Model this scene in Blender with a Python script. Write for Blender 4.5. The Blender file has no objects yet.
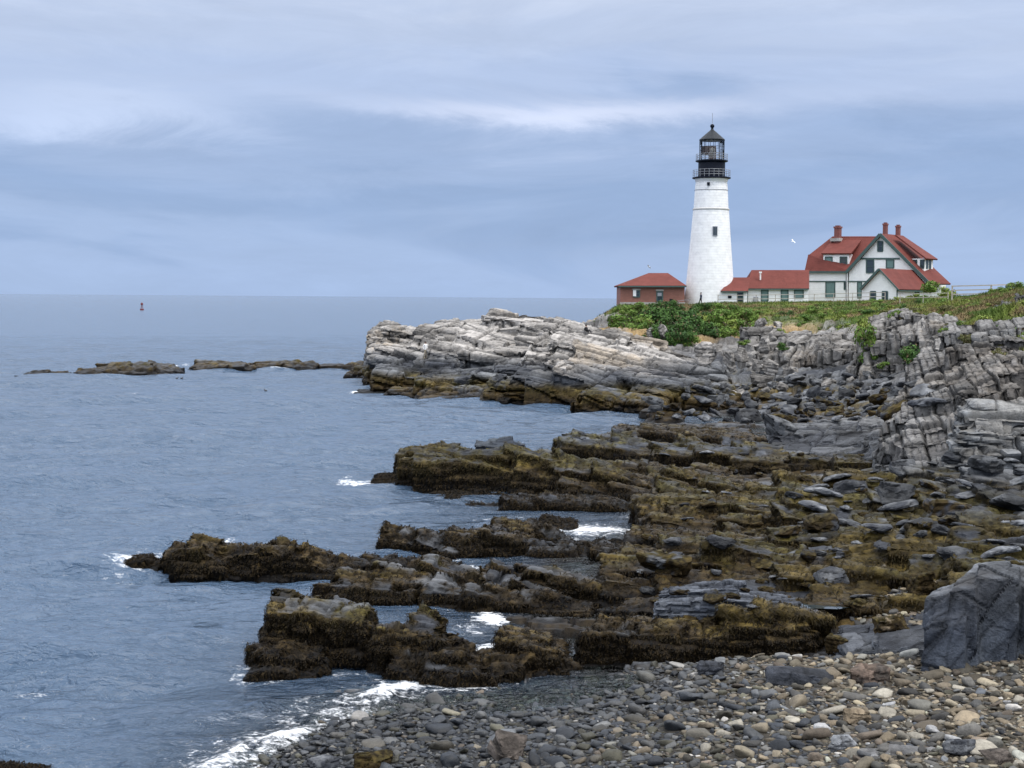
import bpy, bmesh, math, random
import numpy as np
from mathutils import Vector, Matrix
rnd = random.Random(7)
RG = np.random.default_rng(11)
S = bpy.context.scene
C = S.collection

# ------------------------------------------------------------------ camera
CAMZ = 9.0
FPX = 1487.0
PITCH = math.radians(3.336)
ROLL = math.radians(0.43)
cam_d = bpy.data.cameras.new('camera')
cam = bpy.data.objects.new('camera', cam_d)
C.objects.link(cam)
cam_d.sensor_width = 36.0
cam_d.lens = 36.0 * FPX / 1024.0
cam_d.clip_start = 0.5
cam_d.clip_end = 60000
R = (Matrix.Rotation(math.pi / 2 - PITCH, 3, 'X') @ Matrix.Rotation(ROLL, 3, 'Z'))
cam.matrix_world = Matrix.Translation((0, 0, CAMZ)) @ R.to_4x4()
S.camera = cam
RN = np.array(R)

def ray(px, py):
    return RN @ np.array([(px - 512) / FPX, -(py - 384) / FPX, -1.0])
def gp(px, py, z=0.0):
    """surveyed point: where the sight line meets height z"""
    d = ray(px, py); t = (z - CAMZ) / d[2]
    return np.array([d[0] * t, d[1] * t, z])
def dp(px, py, Y):
    """surveyed point at distance Y north of the observer"""
    d = ray(px, py); t = Y / d[1]
    return np.array([d[0] * t, Y, CAMZ + d[2] * t])
def hz(px, Y):
    return dp(px, 297.3 + 0.0075 * (px - 512), Y)

# ------------------------------------------------------------------ noise
def _h(ix, iy, iz, seed):
    n = (ix.astype(np.int64) * 374761393 + iy.astype(np.int64) * 668265263 + iz.astype(np.int64) * 2147483647 + seed * 1274126177) & 0xFFFFFFFF
    n = ((n ^ (n >> 13)) * 1274126177) & 0xFFFFFFFF
    n = ((n ^ (n >> 16)) * 2246822519) & 0xFFFFFFFF
    n = n ^ (n >> 15)
    return (n & 0xFFFFFF).astype(np.float32) / np.float32(0xFFFFFF)
def vnoise(p, seed=0):
    f0 = np.floor(p); f = (p - f0).astype(np.float32); i = f0.astype(np.int64)
    f = f * f * (3 - 2 * f)
    out = 0
    for dx in (0, 1):
        wx = f[:, 0] if dx else 1 - f[:, 0]
        for dy in (0, 1):
            wy = f[:, 1] if dy else 1 - f[:, 1]
            for dz in (0, 1):
                wz = f[:, 2] if dz else 1 - f[:, 2]
                out = out + wx * wy * wz * _h(i[:, 0] + dx, i[:, 1] + dy, i[:, 2] + dz, seed)
    return out - 0.5
def fbm(p, octv=4, seed=0, gain=0.5):
    a, s, t = 1.0, 0.0, 0.0
    p = np.asarray(p, dtype=np.float64)
    for k in range(octv):
        s = s + a * vnoise(p, seed + k * 17); t += a
        p = p * 2.03 + 3.1; a *= gain
    return s / t * 1.6
def ss(a, b, x):
    t = np.clip((x - a) / (b - a), 0, 1)
    return t * t * (3 - 2 * t)
def mix(a, b, t):
    a = np.asarray(a); b = np.asarray(b)
    return a + (b - a) * (t[:, None] if a.ndim > 1 or b.ndim > 1 or True else t)

def bed_basis(strike_deg, dip_deg, plunge_deg=0):
    """u along the strike, w normal of the beds"""
    a = math.radians(strike_deg); d = math.radians(dip_deg); pl = math.radians(plunge_deg)
    M = Matrix.Rotation(a, 3, 'Z') @ Matrix.Rotation(pl, 3, 'Y') @ Matrix.Rotation(d, 3, 'X')
    return np.array(M).T       # rows: u, v, w
def fracture(P, B, size, amp, crack=0.05, seed=0, warp=0.35, wide=0.06):
    """blocks bounded by joints and bedding planes: step value and cracks"""
    q = P @ B.T
    lw = np.stack([fbm(P / (size[0] * 1.3), 2, seed + 5), fbm(P / (size[0] * 1.1) + 9, 2, seed + 6), fbm(P / (size[0] * 1.6) + 21, 2, seed + 7)], 1)
    q = q / np.array(size) + warp * lw * np.array([1, 1, min(2.2, size[0] / size[2] * .45)])
    k = np.floor(q[:, 2]); fw = q[:, 2] - k
    zz = np.zeros_like(k)
    qu = q[:, 0] + 3.7 * _h(k, zz, zz, seed + 1); i = np.floor(qu); fu = qu - i
    qv = q[:, 1] + 2.9 * _h(i, k, zz, seed + 2); j = np.floor(qv); fv = qv - j
    val = _h(i, j, k, seed + 3) - 0.5
    e = np.minimum(np.minimum(np.minimum(fu, 1 - fu) * size[0], np.minimum(fv, 1 - fv) * size[1]), np.minimum(fw, 1 - fw) * size[2])
    cr = 1 - np.clip(e / wide, 0, 1)
    keep = _h(i, j, k, seed + 8) > 0.25
    return amp * val - crack * cr * keep, val, cr * keep

# ------------------------------------------------------------------ objects
def npmesh(name, V, F, col=None, rough=None, smooth=True, extra=None):
    V = np.asarray(V, np.float32); F = np.asarray(F, np.int32)
    me = bpy.data.meshes.new(name)
    n, k = F.shape
    me.vertices.add(len(V)); me.vertices.foreach_set('co', V.ravel())
    me.loops.add(n * k); me.loops.foreach_set('vertex_index', F.ravel())
    me.polygons.add(n)
    me.polygons.foreach_set('loop_start', np.arange(0, n * k, k, dtype=np.int32))
    me.polygons.foreach_set('use_smooth', np.full(n, smooth))
    if col is not None:
        a = me.attributes.new('Col', 'FLOAT_COLOR', 'POINT')
        c4 = np.ones((len(V), 4), np.float32); c4[:, :3] = np.clip(col, 0, 1)
        a.data.foreach_set('color', c4.ravel())
    if rough is not None:
        a = me.attributes.new('Rough', 'FLOAT', 'POINT'); a.data.foreach_set('value', np.asarray(rough, np.float32))
    for kx, v in (extra or {}).items():
        a = me.attributes.new(kx, 'FLOAT', 'POINT'); a.data.foreach_set('value', np.asarray(v, np.float32))
    me.update(); me.validate()
    return me
def link(name, me, mat=None, parent=None):
    o = bpy.data.objects.new(name, me); C.objects.link(o)
    if mat is not None and me is not None:
        for m in (mat if isinstance(mat, (list, tuple)) else [mat]): me.materials.append(m)
    if parent is not None: o.parent = parent
    return o
def tag(o, label=None, cat=None, group=None, kind=None):
    if label: o['label'] = label
    if cat: o['category'] = cat
    if group: o['group'] = group
    if kind: o['kind'] = kind
    return o
def empty(name, loc, label=None, cat=None, group=None, rz=0):
    o = bpy.data.objects.new(name, None); C.objects.link(o)
    o.location = tuple(loc); o.rotation_euler = (0, 0, rz); o.empty_display_size = .2
    return tag(o, label, cat, group)
def copy_tree(o, parent=None):
    c = o.copy(); C.objects.link(c); c.parent = parent
    for ch in list(o.children): copy_tree(ch, c)
    return c

class MB:
    """collects boxes, bars, slabs and turned shapes into one mesh"""
    def __init__(s, org=(0, 0, 0)): s.v = []; s.f = []; s.o = np.array(org, float)
    def add(s, V, F):
        b = len(s.v); s.v += [tuple(np.array(p) - s.o) for p in V]; s.f += [tuple(i + b for i in f) for f in F]; return s
    def box(s, c, size, rz=0):
        c = np.array(c, float); h = np.array(size, float) / 2; ca, sa = math.cos(rz), math.sin(rz)
        V = []
        for z in (-1, 1):
            for x, y in ((-1, -1), (1, -1), (1, 1), (-1, 1)):
                dx, dy = x * h[0], y * h[1]
                V.append(c + (dx * ca - dy * sa, dx * sa + dy * ca, z * h[2]))
        return s.add(V, [(3, 2, 1, 0), (4, 5, 6, 7), (0, 1, 5, 4), (1, 2, 6, 5), (2, 3, 7, 6), (3, 0, 4, 7)])
    def bar(s, a, b, w, h=None):
        a = np.array(a, float); b = np.array(b, float); d = b - a; d /= np.linalg.norm(d); h = h or w
        up = np.array([0, 0, 1.]) if abs(d[2]) < .95 else np.array([1., 0, 0])
        x = np.cross(d, up); x /= np.linalg.norm(x); y = np.cross(x, d)
        V = [p + sx * x * w / 2 + sy * y * h / 2 for p in (a, b) for sx, sy in ((-1, -1), (1, -1), (1, 1), (-1, 1))]
        return s.add(V, [(3, 2, 1, 0), (4, 5, 6, 7), (0, 1, 5, 4), (1, 2, 6, 5), (2, 3, 7, 6), (3, 0, 4, 7)])
    def prism(s, pts, vec):
        """closed polygon pushed along vec"""
        n = len(pts); P = [np.array(p, float) for p in pts]; v = np.array(vec, float)
        V = P + [p + v for p in P]
        return s.add(V, [tuple(range(n))[::-1], tuple(range(n, 2 * n))] + [(i, (i + 1) % n, n + (i + 1) % n, n + i) for i in range(n)])
    def lathe(s, c, prof, n=24, cap=True, ph=0.0):
        V = []; F = []
        for r, z in prof:
            for k in range(n):
                a = 2 * math.pi * (k + ph) / n; V.append((c[0] + r * math.cos(a), c[1] + r * math.sin(a), c[2] + z))
        m = len(prof)
        for i in range(m - 1):
            for k in range(n): F.append((i * n + k, i * n + (k + 1) % n, (i + 1) * n + (k + 1) % n, (i + 1) * n + k))
        if cap: F += [tuple(range(n))[::-1], tuple(range((m - 1) * n, m * n))]
        return s.add(V, F)
    def tube(s, pts, r, n=8):
        for a, b in zip(pts[:-1], pts[1:]):
            a = np.array(a, float); b = np.array(b, float); d = b - a; d /= np.linalg.norm(d)
            up = np.array([0, 0, 1.]) if abs(d[2]) < .95 else np.array([1., 0, 0])
            x = np.cross(d, up); x /= np.linalg.norm(x); y = np.cross(x, d)
            V = [p + r * (math.cos(2 * math.pi * k / n) * x + math.sin(2 * math.pi * k / n) * y) for p in (a, b) for k in range(n)]
            s.add(V, [(k, (k + 1) % n, n + (k + 1) % n, n + k) for k in range(n)] + [tuple(range(n))[::-1], tuple(range(n, 2 * n))])
        return s
    def build(s, name, mat, parent=None, smooth=False):
        me = bpy.data.meshes.new(name); me.from_pydata(s.v, [], s.f)
        bm = bmesh.new(); bm.from_mesh(me); bmesh.ops.recalc_face_normals(bm, faces=bm.faces); bm.to_mesh(me); bm.free()
        if smooth:
            for p in me.polygons: p.use_smooth = True
            me.set_sharp_from_angle(angle=math.radians(38))
        return link(name, me, mat, parent)

# ------------------------------------------------------------------ materials
def new_mat(name):
    m = bpy.data.materials.new(name); m.use_nodes = True
    nt = m.node_tree; return m, nt, nt.nodes['Principled BSDF']
def N(nt, t, **kw):
    n = nt.nodes.new(t)
    for k, v in kw.items(): setattr(n, k, v)
    return n
def noise_node(nt, scale, detail=5, rough=.6, coord='Object', scl=None):
    tc = N(nt, 'ShaderNodeTexCoord'); src = tc.outputs[coord]
    if scl:
        mp = N(nt, 'ShaderNodeMapping'); mp.inputs['Scale'].default_value = scl
        nt.links.new(src, mp.inputs['Vector']); src = mp.outputs['Vector']
    n = N(nt, 'ShaderNodeTexNoise'); n.inputs['Scale'].default_value = scale; n.inputs['Detail'].default_value = detail; n.inputs['Roughness'].default_value = rough
    nt.links.new(src, n.inputs['Vector']); return n
def maprange(nt, src, a, b, c, d):
    m = N(nt, 'ShaderNodeMapRange'); m.inputs[1].default_value = a; m.inputs[2].default_value = b; m.inputs[3].default_value = c; m.inputs[4].default_value = d
    nt.links.new(src, m.inputs[0]); return m.outputs[0]
def mul_col(nt, col, val):
    m = N(nt, 'ShaderNodeMix', data_type='RGBA', blend_type='MULTIPLY'); m.inputs[0].default_value = 1
    cc = N(nt, 'ShaderNodeCombineColor')
    for i in range(3): nt.links.new(val, cc.inputs[i])
    if isinstance(col, tuple): m.inputs[6].default_value = (*col, 1)
    else: nt.links.new(col, m.inputs[6])
    nt.links.new(cc.outputs[0], m.inputs[7]); return m.outputs[2]

def plain(name, col, rough=.6, var=.25, scale=3., bump=0., metal=0., scl=None, spec=None):
    m, nt, b = new_mat(name)
    n = noise_node(nt, scale, 5, .6, 'Object', scl)
    nt.links.new(mul_col(nt, col, maprange(nt, n.outputs[0], .25, .75, 1 - var, 1 + var)), b.inputs['Base Color'])
    b.inputs['Roughness'].default_value = rough; b.inputs['Metallic'].default_value = metal
    if spec is not None: b.inputs['Specular IOR Level'].default_value = spec
    if bump:
        bp = N(nt, 'ShaderNodeBump'); bp.inputs['Strength'].default_value = 1; bp.inputs['Distance'].default_value = bump
        nt.links.new(n.outputs[0], bp.inputs['Height']); nt.links.new(bp.outputs[0], b.inputs['Normal'])
    return m

def vcol_mat(name, fine, bump, var=.35, per_object=0., scl=None, rough0=None, spec=.5):
    """colour from the mesh's own colour layer, grain from noise"""
    m, nt, b = new_mat(name)
    b.inputs['Specular IOR Level'].default_value = spec
    at = N(nt, 'ShaderNodeAttribute', attribute_name='Col')
    n1 = noise_node(nt, fine, 6, .65, 'Object', scl)
    n2 = noise_node(nt, fine * 4.3, 4, .7, 'Object', scl)
    ad = N(nt, 'ShaderNodeMath', operation='ADD'); nt.links.new(n1.outputs[0], ad.inputs[0])
    ml = N(nt, 'ShaderNodeMath', operation='MULTIPLY'); nt.links.new(n2.outputs[0], ml.inputs[0]); ml.inputs[1].default_value = .6
    nt.links.new(ml.outputs[0], ad.inputs[1])
    v = maprange(nt, ad.outputs[0], .5, 1.1, 1 - var, 1 + var)
    if per_object:
        oi = N(nt, 'ShaderNodeObjectInfo')
        k = maprange(nt, oi.outputs['Random'], 0, 1, 1 - per_object, 1 + per_object)
        mm = N(nt, 'ShaderNodeMath', operation='MULTIPLY'); nt.links.new(v, mm.inputs[0]); nt.links.new(k, mm.inputs[1]); v = mm.outputs[0]
    nt.links.new(mul_col(nt, at.outputs['Color'], v), b.inputs['Base Color'])
    if rough0 is None:
        ra = N(nt, 'ShaderNodeAttribute', attribute_name='Rough'); nt.links.new(ra.outputs['Fac'], b.inputs['Roughness'])
    else: b.inputs['Roughness'].default_value = rough0
    if bump:
        bp = N(nt, 'ShaderNodeBump'); bp.inputs['Strength'].default_value = 1; bp.inputs['Distance'].default_value = bump
        nt.links.new(ad.outputs[0], bp.inputs['Height']); nt.links.new(bp.outputs[0], b.inputs['Normal'])
    return m

M_ROCK = vcol_mat('bedrock', 1.6, .16, .45)
M_NEAR = vcol_mat('shore_rock', 3.6, .06, .55, spec=.10)
M_BOULD = vcol_mat('loose_rock', 3.0, .07, .45, per_object=.4, spec=.12)
M_COB = vcol_mat('cobble_stone', 9.0, .016, .4, spec=.25)
M_COBO = vcol_mat('cobble_stone_single', 9.0, .016, .4, per_object=.15, spec=.25)
M_WEED = vcol_mat('rockweed', 12.0, .0, .4, rough0=.65, spec=.08)
M_LEAF = vcol_mat('leaf', 2.0, .0, .2, rough0=.7, spec=.2)

DARK = np.array((.036, .039, .046)); GREY = np.array((.13, .135, .142)); PALE = np.array((.325, .306, .284)); TAN = np.array((.26, .205, .14))
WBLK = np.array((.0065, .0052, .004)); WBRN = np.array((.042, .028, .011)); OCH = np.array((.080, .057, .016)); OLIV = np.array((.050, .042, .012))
GRN = np.array((.055, .095, .016)); YGR = np.array((.13, .155, .03)); DRY = np.array((.125, .09, .045)); SOIL = np.array((.30, .20, .08))
# ------------------------------------------------------------------ sky and light
SUN_DIR = Vector((0.42, -0.30, 0.92)).normalized()
sun_d = bpy.data.lights.new('sun', 'SUN'); sun_d.energy = 1.5; sun_d.angle = math.radians(16); sun_d.color = (1, .95, .88)
sun = bpy.data.objects.new('sun', sun_d); C.objects.link(sun)
sun.rotation_euler = SUN_DIR.to_track_quat('Z', 'Y').to_euler(); sun.location = (0, 0, 60)
W = bpy.data.worlds.new('World'); S.world = W; W.use_nodes = True
nt = W.node_tree; bg = nt.nodes['Background']
sky = N(nt, 'ShaderNodeTexSky', sky_type='NISHITA', sun_disc=False)
sky.sun_elevation = math.asin(SUN_DIR.z); sky.sun_rotation = math.atan2(SUN_DIR.x, SUN_DIR.y)
SKYK = .1
tc = N(nt, 'ShaderNodeTexCoord'); sp = N(nt, 'ShaderNodeSeparateXYZ'); nt.links.new(tc.outputs['Generated'], sp.inputs[0])
def math_n(op, a, b=None, c=None):
    n = N(nt, 'ShaderNodeMath', operation=op)
    for i, x in enumerate((a, b, c)):
        if x is None: continue
        if isinstance(x, (int, float)): n.inputs[i].default_value = x
        else: nt.links.new(x, n.inputs[i])
    return n.outputs[0]
def sky_noise(sx, sy, sz, scale, detail, rough, off=(0, 0, 0), dist=0.):
    mp = N(nt, 'ShaderNodeMapping'); mp.inputs['Scale'].default_value = (sx, sy, sz); mp.inputs['Location'].default_value = off
    nt.links.new(tc.outputs['Generated'], mp.inputs[0])
    n = N(nt, 'ShaderNodeTexNoise'); n.inputs['Scale'].default_value = scale; n.inputs['Detail'].default_value = detail; n.inputs['Roughness'].default_value = rough
    n.inputs['Distortion'].default_value = dist
    nt.links.new(mp.outputs[0], n.inputs['Vector']); return n.outputs[0]
n_big = sky_noise(1.9, 1.9, 9, 1.5, 6, .56, (1.3, 0, .4), .8)
n_fin = sky_noise(3.6, 3.6, 18, 1.7, 10, .68, (4.3, 2, 1.4), .7)
el = sp.outputs['Z']
elw = math_n('ADD', el, math_n('ADD', math_n('MULTIPLY', math_n('SUBTRACT', n_big, .5), .17), math_n('MULTIPLY', math_n('SUBTRACT', n_fin, .5), .045)))
cr = N(nt, 'ShaderNodeValToRGB'); cr.color_ramp.interpolation = 'EASE'
stops = [(0.0, (.37, .495, .725)), (.028, (.37, .495, .73)), (.062, (.30, .42, .645)), (.10, (.345, .46, .68)), (.135, (.445, .55, .76)), (.175, (.485, .58, .765)), (.24, (.585, .665, .82)), (.42, (.98, 1.05, 1.16)), (1.0, (1.6, 1.62, 1.66))]
els = cr.color_ramp.elements
while len(els) < len(stops): els.new(.5)
for e, (p, c) in zip(els, stops):
    k = .78 if p < .3 else 1.0
    e.position = p; e.color = (c[0] * k, c[1] * k, c[2] * k * 1.02, 1)
nt.links.new(elw, cr.inputs[0])
# a thin bright gap drawn out between two cloud sheets
xx = math_n('SUBTRACT', sp.outputs['X'], .035)
bow = math_n('ADD', math_n('SUBTRACT', el, .1195), math_n('MULTIPLY', math_n('SUBTRACT', n_fin, .5), .03))
bow = math_n('SUBTRACT', bow, math_n('MULTIPLY', math_n('MULTIPLY', xx, xx), .35))
g1 = math_n('EXPONENT', math_n('MULTIPLY', math_n('POWER', math_n('DIVIDE', bow, .0075), 2.), -1.))
g2 = math_n('EXPONENT', math_n('MULTIPLY', math_n('POWER', math_n('DIVIDE', xx, .13), 2.), -1.))
streak = math_n('MULTIPLY', math_n('MULTIPLY', g1, g2), .95)
mx = N(nt, 'ShaderNodeMix', data_type='RGBA'); nt.links.new(streak, mx.inputs[0]); nt.links.new(cr.outputs[0], mx.inputs[6]); mx.inputs[7].default_value = (.54, .60, .76, 1)
# a broken patch of brighter cloud further left
x2 = math_n('ADD', sp.outputs['X'], .265)
b2 = math_n('ADD', math_n('SUBTRACT', el, .118), math_n('MULTIPLY', math_n('SUBTRACT', n_fin, .5), .08))
g3 = math_n('MULTIPLY', math_n('EXPONENT', math_n('MULTIPLY', math_n('POWER', math_n('DIVIDE', b2, .016), 2.), -1.)), math_n('EXPONENT', math_n('MULTIPLY', math_n('POWER', math_n('DIVIDE', x2, .085), 2.), -1.)))
mx_b = N(nt, 'ShaderNodeMix', data_type='RGBA'); nt.links.new(math_n('MULTIPLY', g3, .55), mx_b.inputs[0]); nt.links.new(mx.outputs[2], mx_b.inputs[6]); mx_b.inputs[7].default_value = (.50, .585, .77, 1)
back = maprange(nt, sp.outputs['Y'], .2, -.8, 1.0, 1.32)  # unseen sky behind the camera brightened, added fill for the white walls
# soft mottling of the sheet
mot = maprange(nt, n_fin, .3, .7, .94, 1.06)
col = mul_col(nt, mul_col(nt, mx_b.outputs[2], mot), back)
sc = N(nt, 'ShaderNodeMix', data_type='RGBA', blend_type='MULTIPLY'); sc.inputs[0].default_value = 1; nt.links.new(col, sc.inputs[6]); sc.inputs[7].default_value = (1 / SKYK, 1 / SKYK, 1 / SKYK, 1)
fm = N(nt, 'ShaderNodeMix', data_type='RGBA'); fm.inputs[0].default_value = .96; nt.links.new(sky.outputs[0], fm.inputs[6]); nt.links.new(sc.outputs[2], fm.inputs[7])
nt.links.new(fm.outputs[2], bg.inputs['Color']); bg.inputs['Strength'].default_value = SKYK
vs = S.view_settings; vs.view_transform = 'Standard'; vs.look = 'None'; vs.exposure = .45; vs.gamma = 1; vs.use_curve_mapping = False
# ------------------------------------------------------------------ terrain
CP = []
for px, py, z in [(250, 768, 0), (340, 720, 0), (430, 700, -.02), (560, 692, -.04), (590, 682, .02), (700, 768, .5), (1024, 768, .95), (1024, 700, 1.0), (850, 682, .6), (700, 682, .32), (600, 760, .38), (480, 760, .24), (400, 740, .13), (520, 715, .12), (350, 768, .1),
                  (100, 768, -1.2), (200, 700, -1), (330, 668, -.8), (420, 690, -.3), (60, 600, -3), (300, 600, -1.4), (300, 520, -2), (100, 450, -5), (400, 610, -1),
                  (620, 640, .2), (640, 610, .35), (540, 600, .1), (470, 630, -.3), (750, 580, .65), (850, 600, .8), (850, 640, .7), (950, 560, 1.5), (1024, 560, 2.0), (1024, 520, 2.3), (1024, 620, 1.4), (700, 545, .6), (600, 552, .3), (800, 520, 1.0), (900, 500, 1.6),
                  (560, 527, -.4), (640, 524, -.2), (500, 545, -.5), (700, 495, .7), (800, 480, 1.2), (900, 470, 1.8), (600, 492, .2), (500, 490, -.5), (760, 445, .9), (680, 428, -.3), (730, 424, -.2), (620, 450, -.1), (850, 432, 1.5),
                  (640, 405, -.4), (700, 410, .1), (800, 405, 1.2), (900, 405, 1.9), (760, 387, 1.4), (860, 385, 2.3), (930, 400, 2.4), (990, 430, 2.6), (1024, 430, 3.2), (870, 436, 1.1), (905, 430, 1.3), (830, 440, .9), (900, 450, 1.2), (930, 450, 1.6), (960, 475, 2.0),
                  (400, 388, -2.5), (500, 400, -1.5), (580, 408, -1)]:
    CP.append(gp(px, py, z))
for px, py, Y in [(650, 372, 140), (700, 372, 143), (760, 366, 147), (830, 372, 142), (880, 373, 127),
                  (612, 334, 160), (660, 334, 163), (740, 338, 162), (800, 335, 160), (860, 335, 152), (900, 370, 122), (930, 386, 106),
                  (616, 306, 184), (690, 306, 186), (760, 306, 186), (740, 318, 175), (800, 312, 176), (870, 312, 168), (920, 310, 150), (930, 300, 172), (1000, 300, 162), (1040, 286, 152), (1040, 302, 110), (1010, 318, 92), (960, 327, 88), (1040, 326, 80), (930, 312, 142),
                  (1040, 360, 72), (980, 360, 76), (952, 316, 132)]:
    CP.append(dp(px, py, Y))
for x, y, z in [(20, 205, 8.3), (27, 205, 8.3), (35, 205, 8.3), (50, 205, 8.5), (62, 205, 8.9), (15, 215, 6), (22, 225, 7.5), (70, 230, 9), (40, 240, 8), (90, 260, 9), (20, 300, 6), (100, 180, 12), (70, 180, 10.3), (80, 120, 10.5), (60, 100, 10), (50, 75, 9), (40, 55, 6.5), (32, 40, 4), (24, 30, 2.4), (18, 22, 1.6),
                (2, 200, -5), (6, 230, -5), (-10, 190, -6), (-20, 170, -6), (-40, 170, -7), (0, 260, -6), (-40, 120, -7), (-30, 80, -6), (-20, 55, -4), (-15, 40, -3), (-10, 28, -1.6), (-6, 22, -.7), (0, 22, .3), (8, 22, .8), (-60, 240, -9), (10, 330, -6), (60, 330, 8), (130, 330, 10)]:
    CP.append(np.array((x, y, z), float))
CP = np.array(CP)
def _kern(A, Bp): return np.sqrt(((A[:, None, :] - Bp[None, :, :]) ** 2).sum(2) + .6)
_n = len(CP); _A = np.zeros((_n + 3, _n + 3)); _A[:_n, :_n] = _kern(CP[:, :2], CP[:, :2]) - np.eye(_n) * .15
_A[:_n, _n] = 1; _A[:_n, _n + 1:] = CP[:, :2]; _A[_n, :_n] = 1; _A[_n + 1:, :_n] = CP[:, :2].T
_w = np.linalg.solve(_A, np.concatenate([CP[:, 2], np.zeros(3)]))
def TH(x, y):
    """smooth lie of the land"""
    x = np.atleast_1d(np.asarray(x, float)); y = np.atleast_1d(np.asarray(y, float)); out = np.empty(len(x))
    for i in range(0, len(x), 40000):
        Q = np.stack([x[i:i + 40000], y[i:i + 40000]], 1)
        out[i:i + 40000] = _kern(Q, CP[:, :2]) @ _w[:_n] + _w[_n] + Q @ _w[_n + 1:]
    return out
SHORE_B = bed_basis(-9, 14)
BEACH_A, BEACH_N = np.array((-5.0, 28.4)), np.array((.676, -.737))
def beach_mask(x, y):
    """1 on the cobble beach, 0 on bedrock"""
    line = np.interp(x, [-12, -2.5, 1, 2.2, 6, 9, 10, 13, 20], [33, 33, 34.2, 35.0, 35.4, 34.3, 33.0, 32.0, 31.8])
    return 1 - ss(-.3, .5, y - line)
def platform(x, y, z0):
    """blocky bedding steps of the tidal platform and the slopes"""
    P = np.stack([x, y, z0 * 0 + .5], 1)
    bm = beach_mask(x, y)
    far = ss(60, 140, y)
    d1, v1, c1 = fracture(P, SHORE_B, (3.4, 1.25, 40), .75, .25, 3, .8, .10)
    d2, v2, c2 = fracture(P, SHORE_B, (1.0, .42, 40), .34, .16, 9, .8, .05)
    d3, v3, c3 = fracture(P, bed_basis(20, 10), (6, 3.2, 60), .8, .2, 14, .5, .2)
    k = (1 - bm) * (1 - ss(6.5, 7.6, z0)) * (.35 + .65 * ss(-.6, .2, z0))
    d = d1 + d2 + far * d3
    d = d + .22 * fbm(P * 1.5, 5, 4)
    up = ss(6.5, 8, z0)
    cov = (1 - bm) * ss(-.3, .3, z0) * (1 - ss(5.0, 6.0, z0)) * (1 - ss(128, 140, y))
    d = d * k * (1 - .5 * cov) - .30 * cov + (up * .5 * fbm(P / 3.5, 4, 31)) + bm * .05 * fbm(P * .8, 3, 8)
    return d, v1, v2, np.maximum(c1, c2) * k

def shore_colour(P, Nz, v1, v2, crack, bm=None, weedk=1.0, seed=40, palek=1.0, weedtop=2.0):
    """tidal zones: black weed, brown and ochre weed, dark splash zone, pale dry rock; shade of steep faces put into the weed"""
    n1 = fbm(P / 2.2, 4, seed); n2 = fbm(P / .55, 4, seed + 3); n3 = fbm(P / 7., 3, seed + 5); n4 = fbm(P / .16, 3, seed + 8)
    z = P[:, 2] + .55 * n1 + .25 * n2
    dry = ss(weedtop + .5, weedtop + 2.0, z + .7 * n3)
    tanm = ss(.05, .4, n3 + .4 * n2)
    rock = mix(mix(DARK * 1.15, GREY, ss(-.35, .45, n1 + v1 * .8)), mix(PALE, TAN * 1.15, .55 * tanm), dry * palek)
    stain = ss(.05, .45, fbm(P / np.array((3.2, 3.2, 1.6)), 4, seed + 11) + .25 * v1)
    rock = rock * (1 + .5 * v2 + .35 * n4)[:, None] * (1 - .55 * stain)[:, None]
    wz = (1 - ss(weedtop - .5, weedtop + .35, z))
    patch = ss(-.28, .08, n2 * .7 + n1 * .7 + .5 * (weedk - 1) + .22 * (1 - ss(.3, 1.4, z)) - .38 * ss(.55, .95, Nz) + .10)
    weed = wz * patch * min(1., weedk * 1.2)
    wc = mix(mix(WBLK, WBRN, ss(.1, .75, z + .5 * n2)), mix(OLIV, OCH, ss(-.2, .3, n1)), ss(.62, 1.45, z + .8 * n2) * (.35 + .65 * ss(-.1, .8, Nz)))  # ochre held back on steep faces, putting their shade into the weed colour
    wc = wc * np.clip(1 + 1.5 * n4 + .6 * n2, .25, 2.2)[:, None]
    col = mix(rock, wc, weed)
    col = col * (1 - .65 * crack)[:, None]
    rough = .42 + .4 * ss(1.2, 2.6, z) - .06 * weed
    return np.clip(col, .004, 1), rough, weed

TZ_A = np.radians(np.linspace(-15, 27, 820)); TZ_R = np.exp(np.linspace(math.log(19), math.log(330), 900))
ta, tr = np.meshgrid(TZ_A, TZ_R); tx = (tr * np.sin(ta)).ravel(); ty = (tr * np.cos(ta)).ravel()
tz0 = TH(tx, ty)
td, tv1, tv2, tcr = platform(tx, ty, tz0)
tz = tz0 + td
TV = np.stack([tx, ty, tz], 1)
NR, NA = len(TZ_R), len(TZ_A)
Zg = tz0.reshape(NR, NA)
gy = np.gradient(Zg, axis=0) / (np.gradient(tr, axis=0) + 1e-6); gx = np.gradient(Zg, axis=1) / (np.gradient(ta, axis=1) * tr + 1e-6)
slope = np.sqrt(gx ** 2 + gy ** 2).ravel()
tcol, trough, tweed = shore_colour(TV, np.full(len(TV), .8), tv1, tv2, tcr, weedk=1.0, palek=.45)
# cobbly bed of the beach
bmk = beach_mask(tx, ty)
pb = fbm(TV / .25, 3, 60)
bcol = mix(np.array((.028, .029, .031)), np.array((.058, .05, .038)), ss(-2, 9, tx + 2.5 * fbm(TV / 3, 2, 61))) * (1 + .8 * pb)[:, None] * (.45 + .55 * ss(-.02, .3, tz))[:, None]
tcol = mix(tcol, bcol, bmk); trough = trough * (1 - bmk) + bmk * (.3 + .45 * ss(.0, .35, tz))
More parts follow.
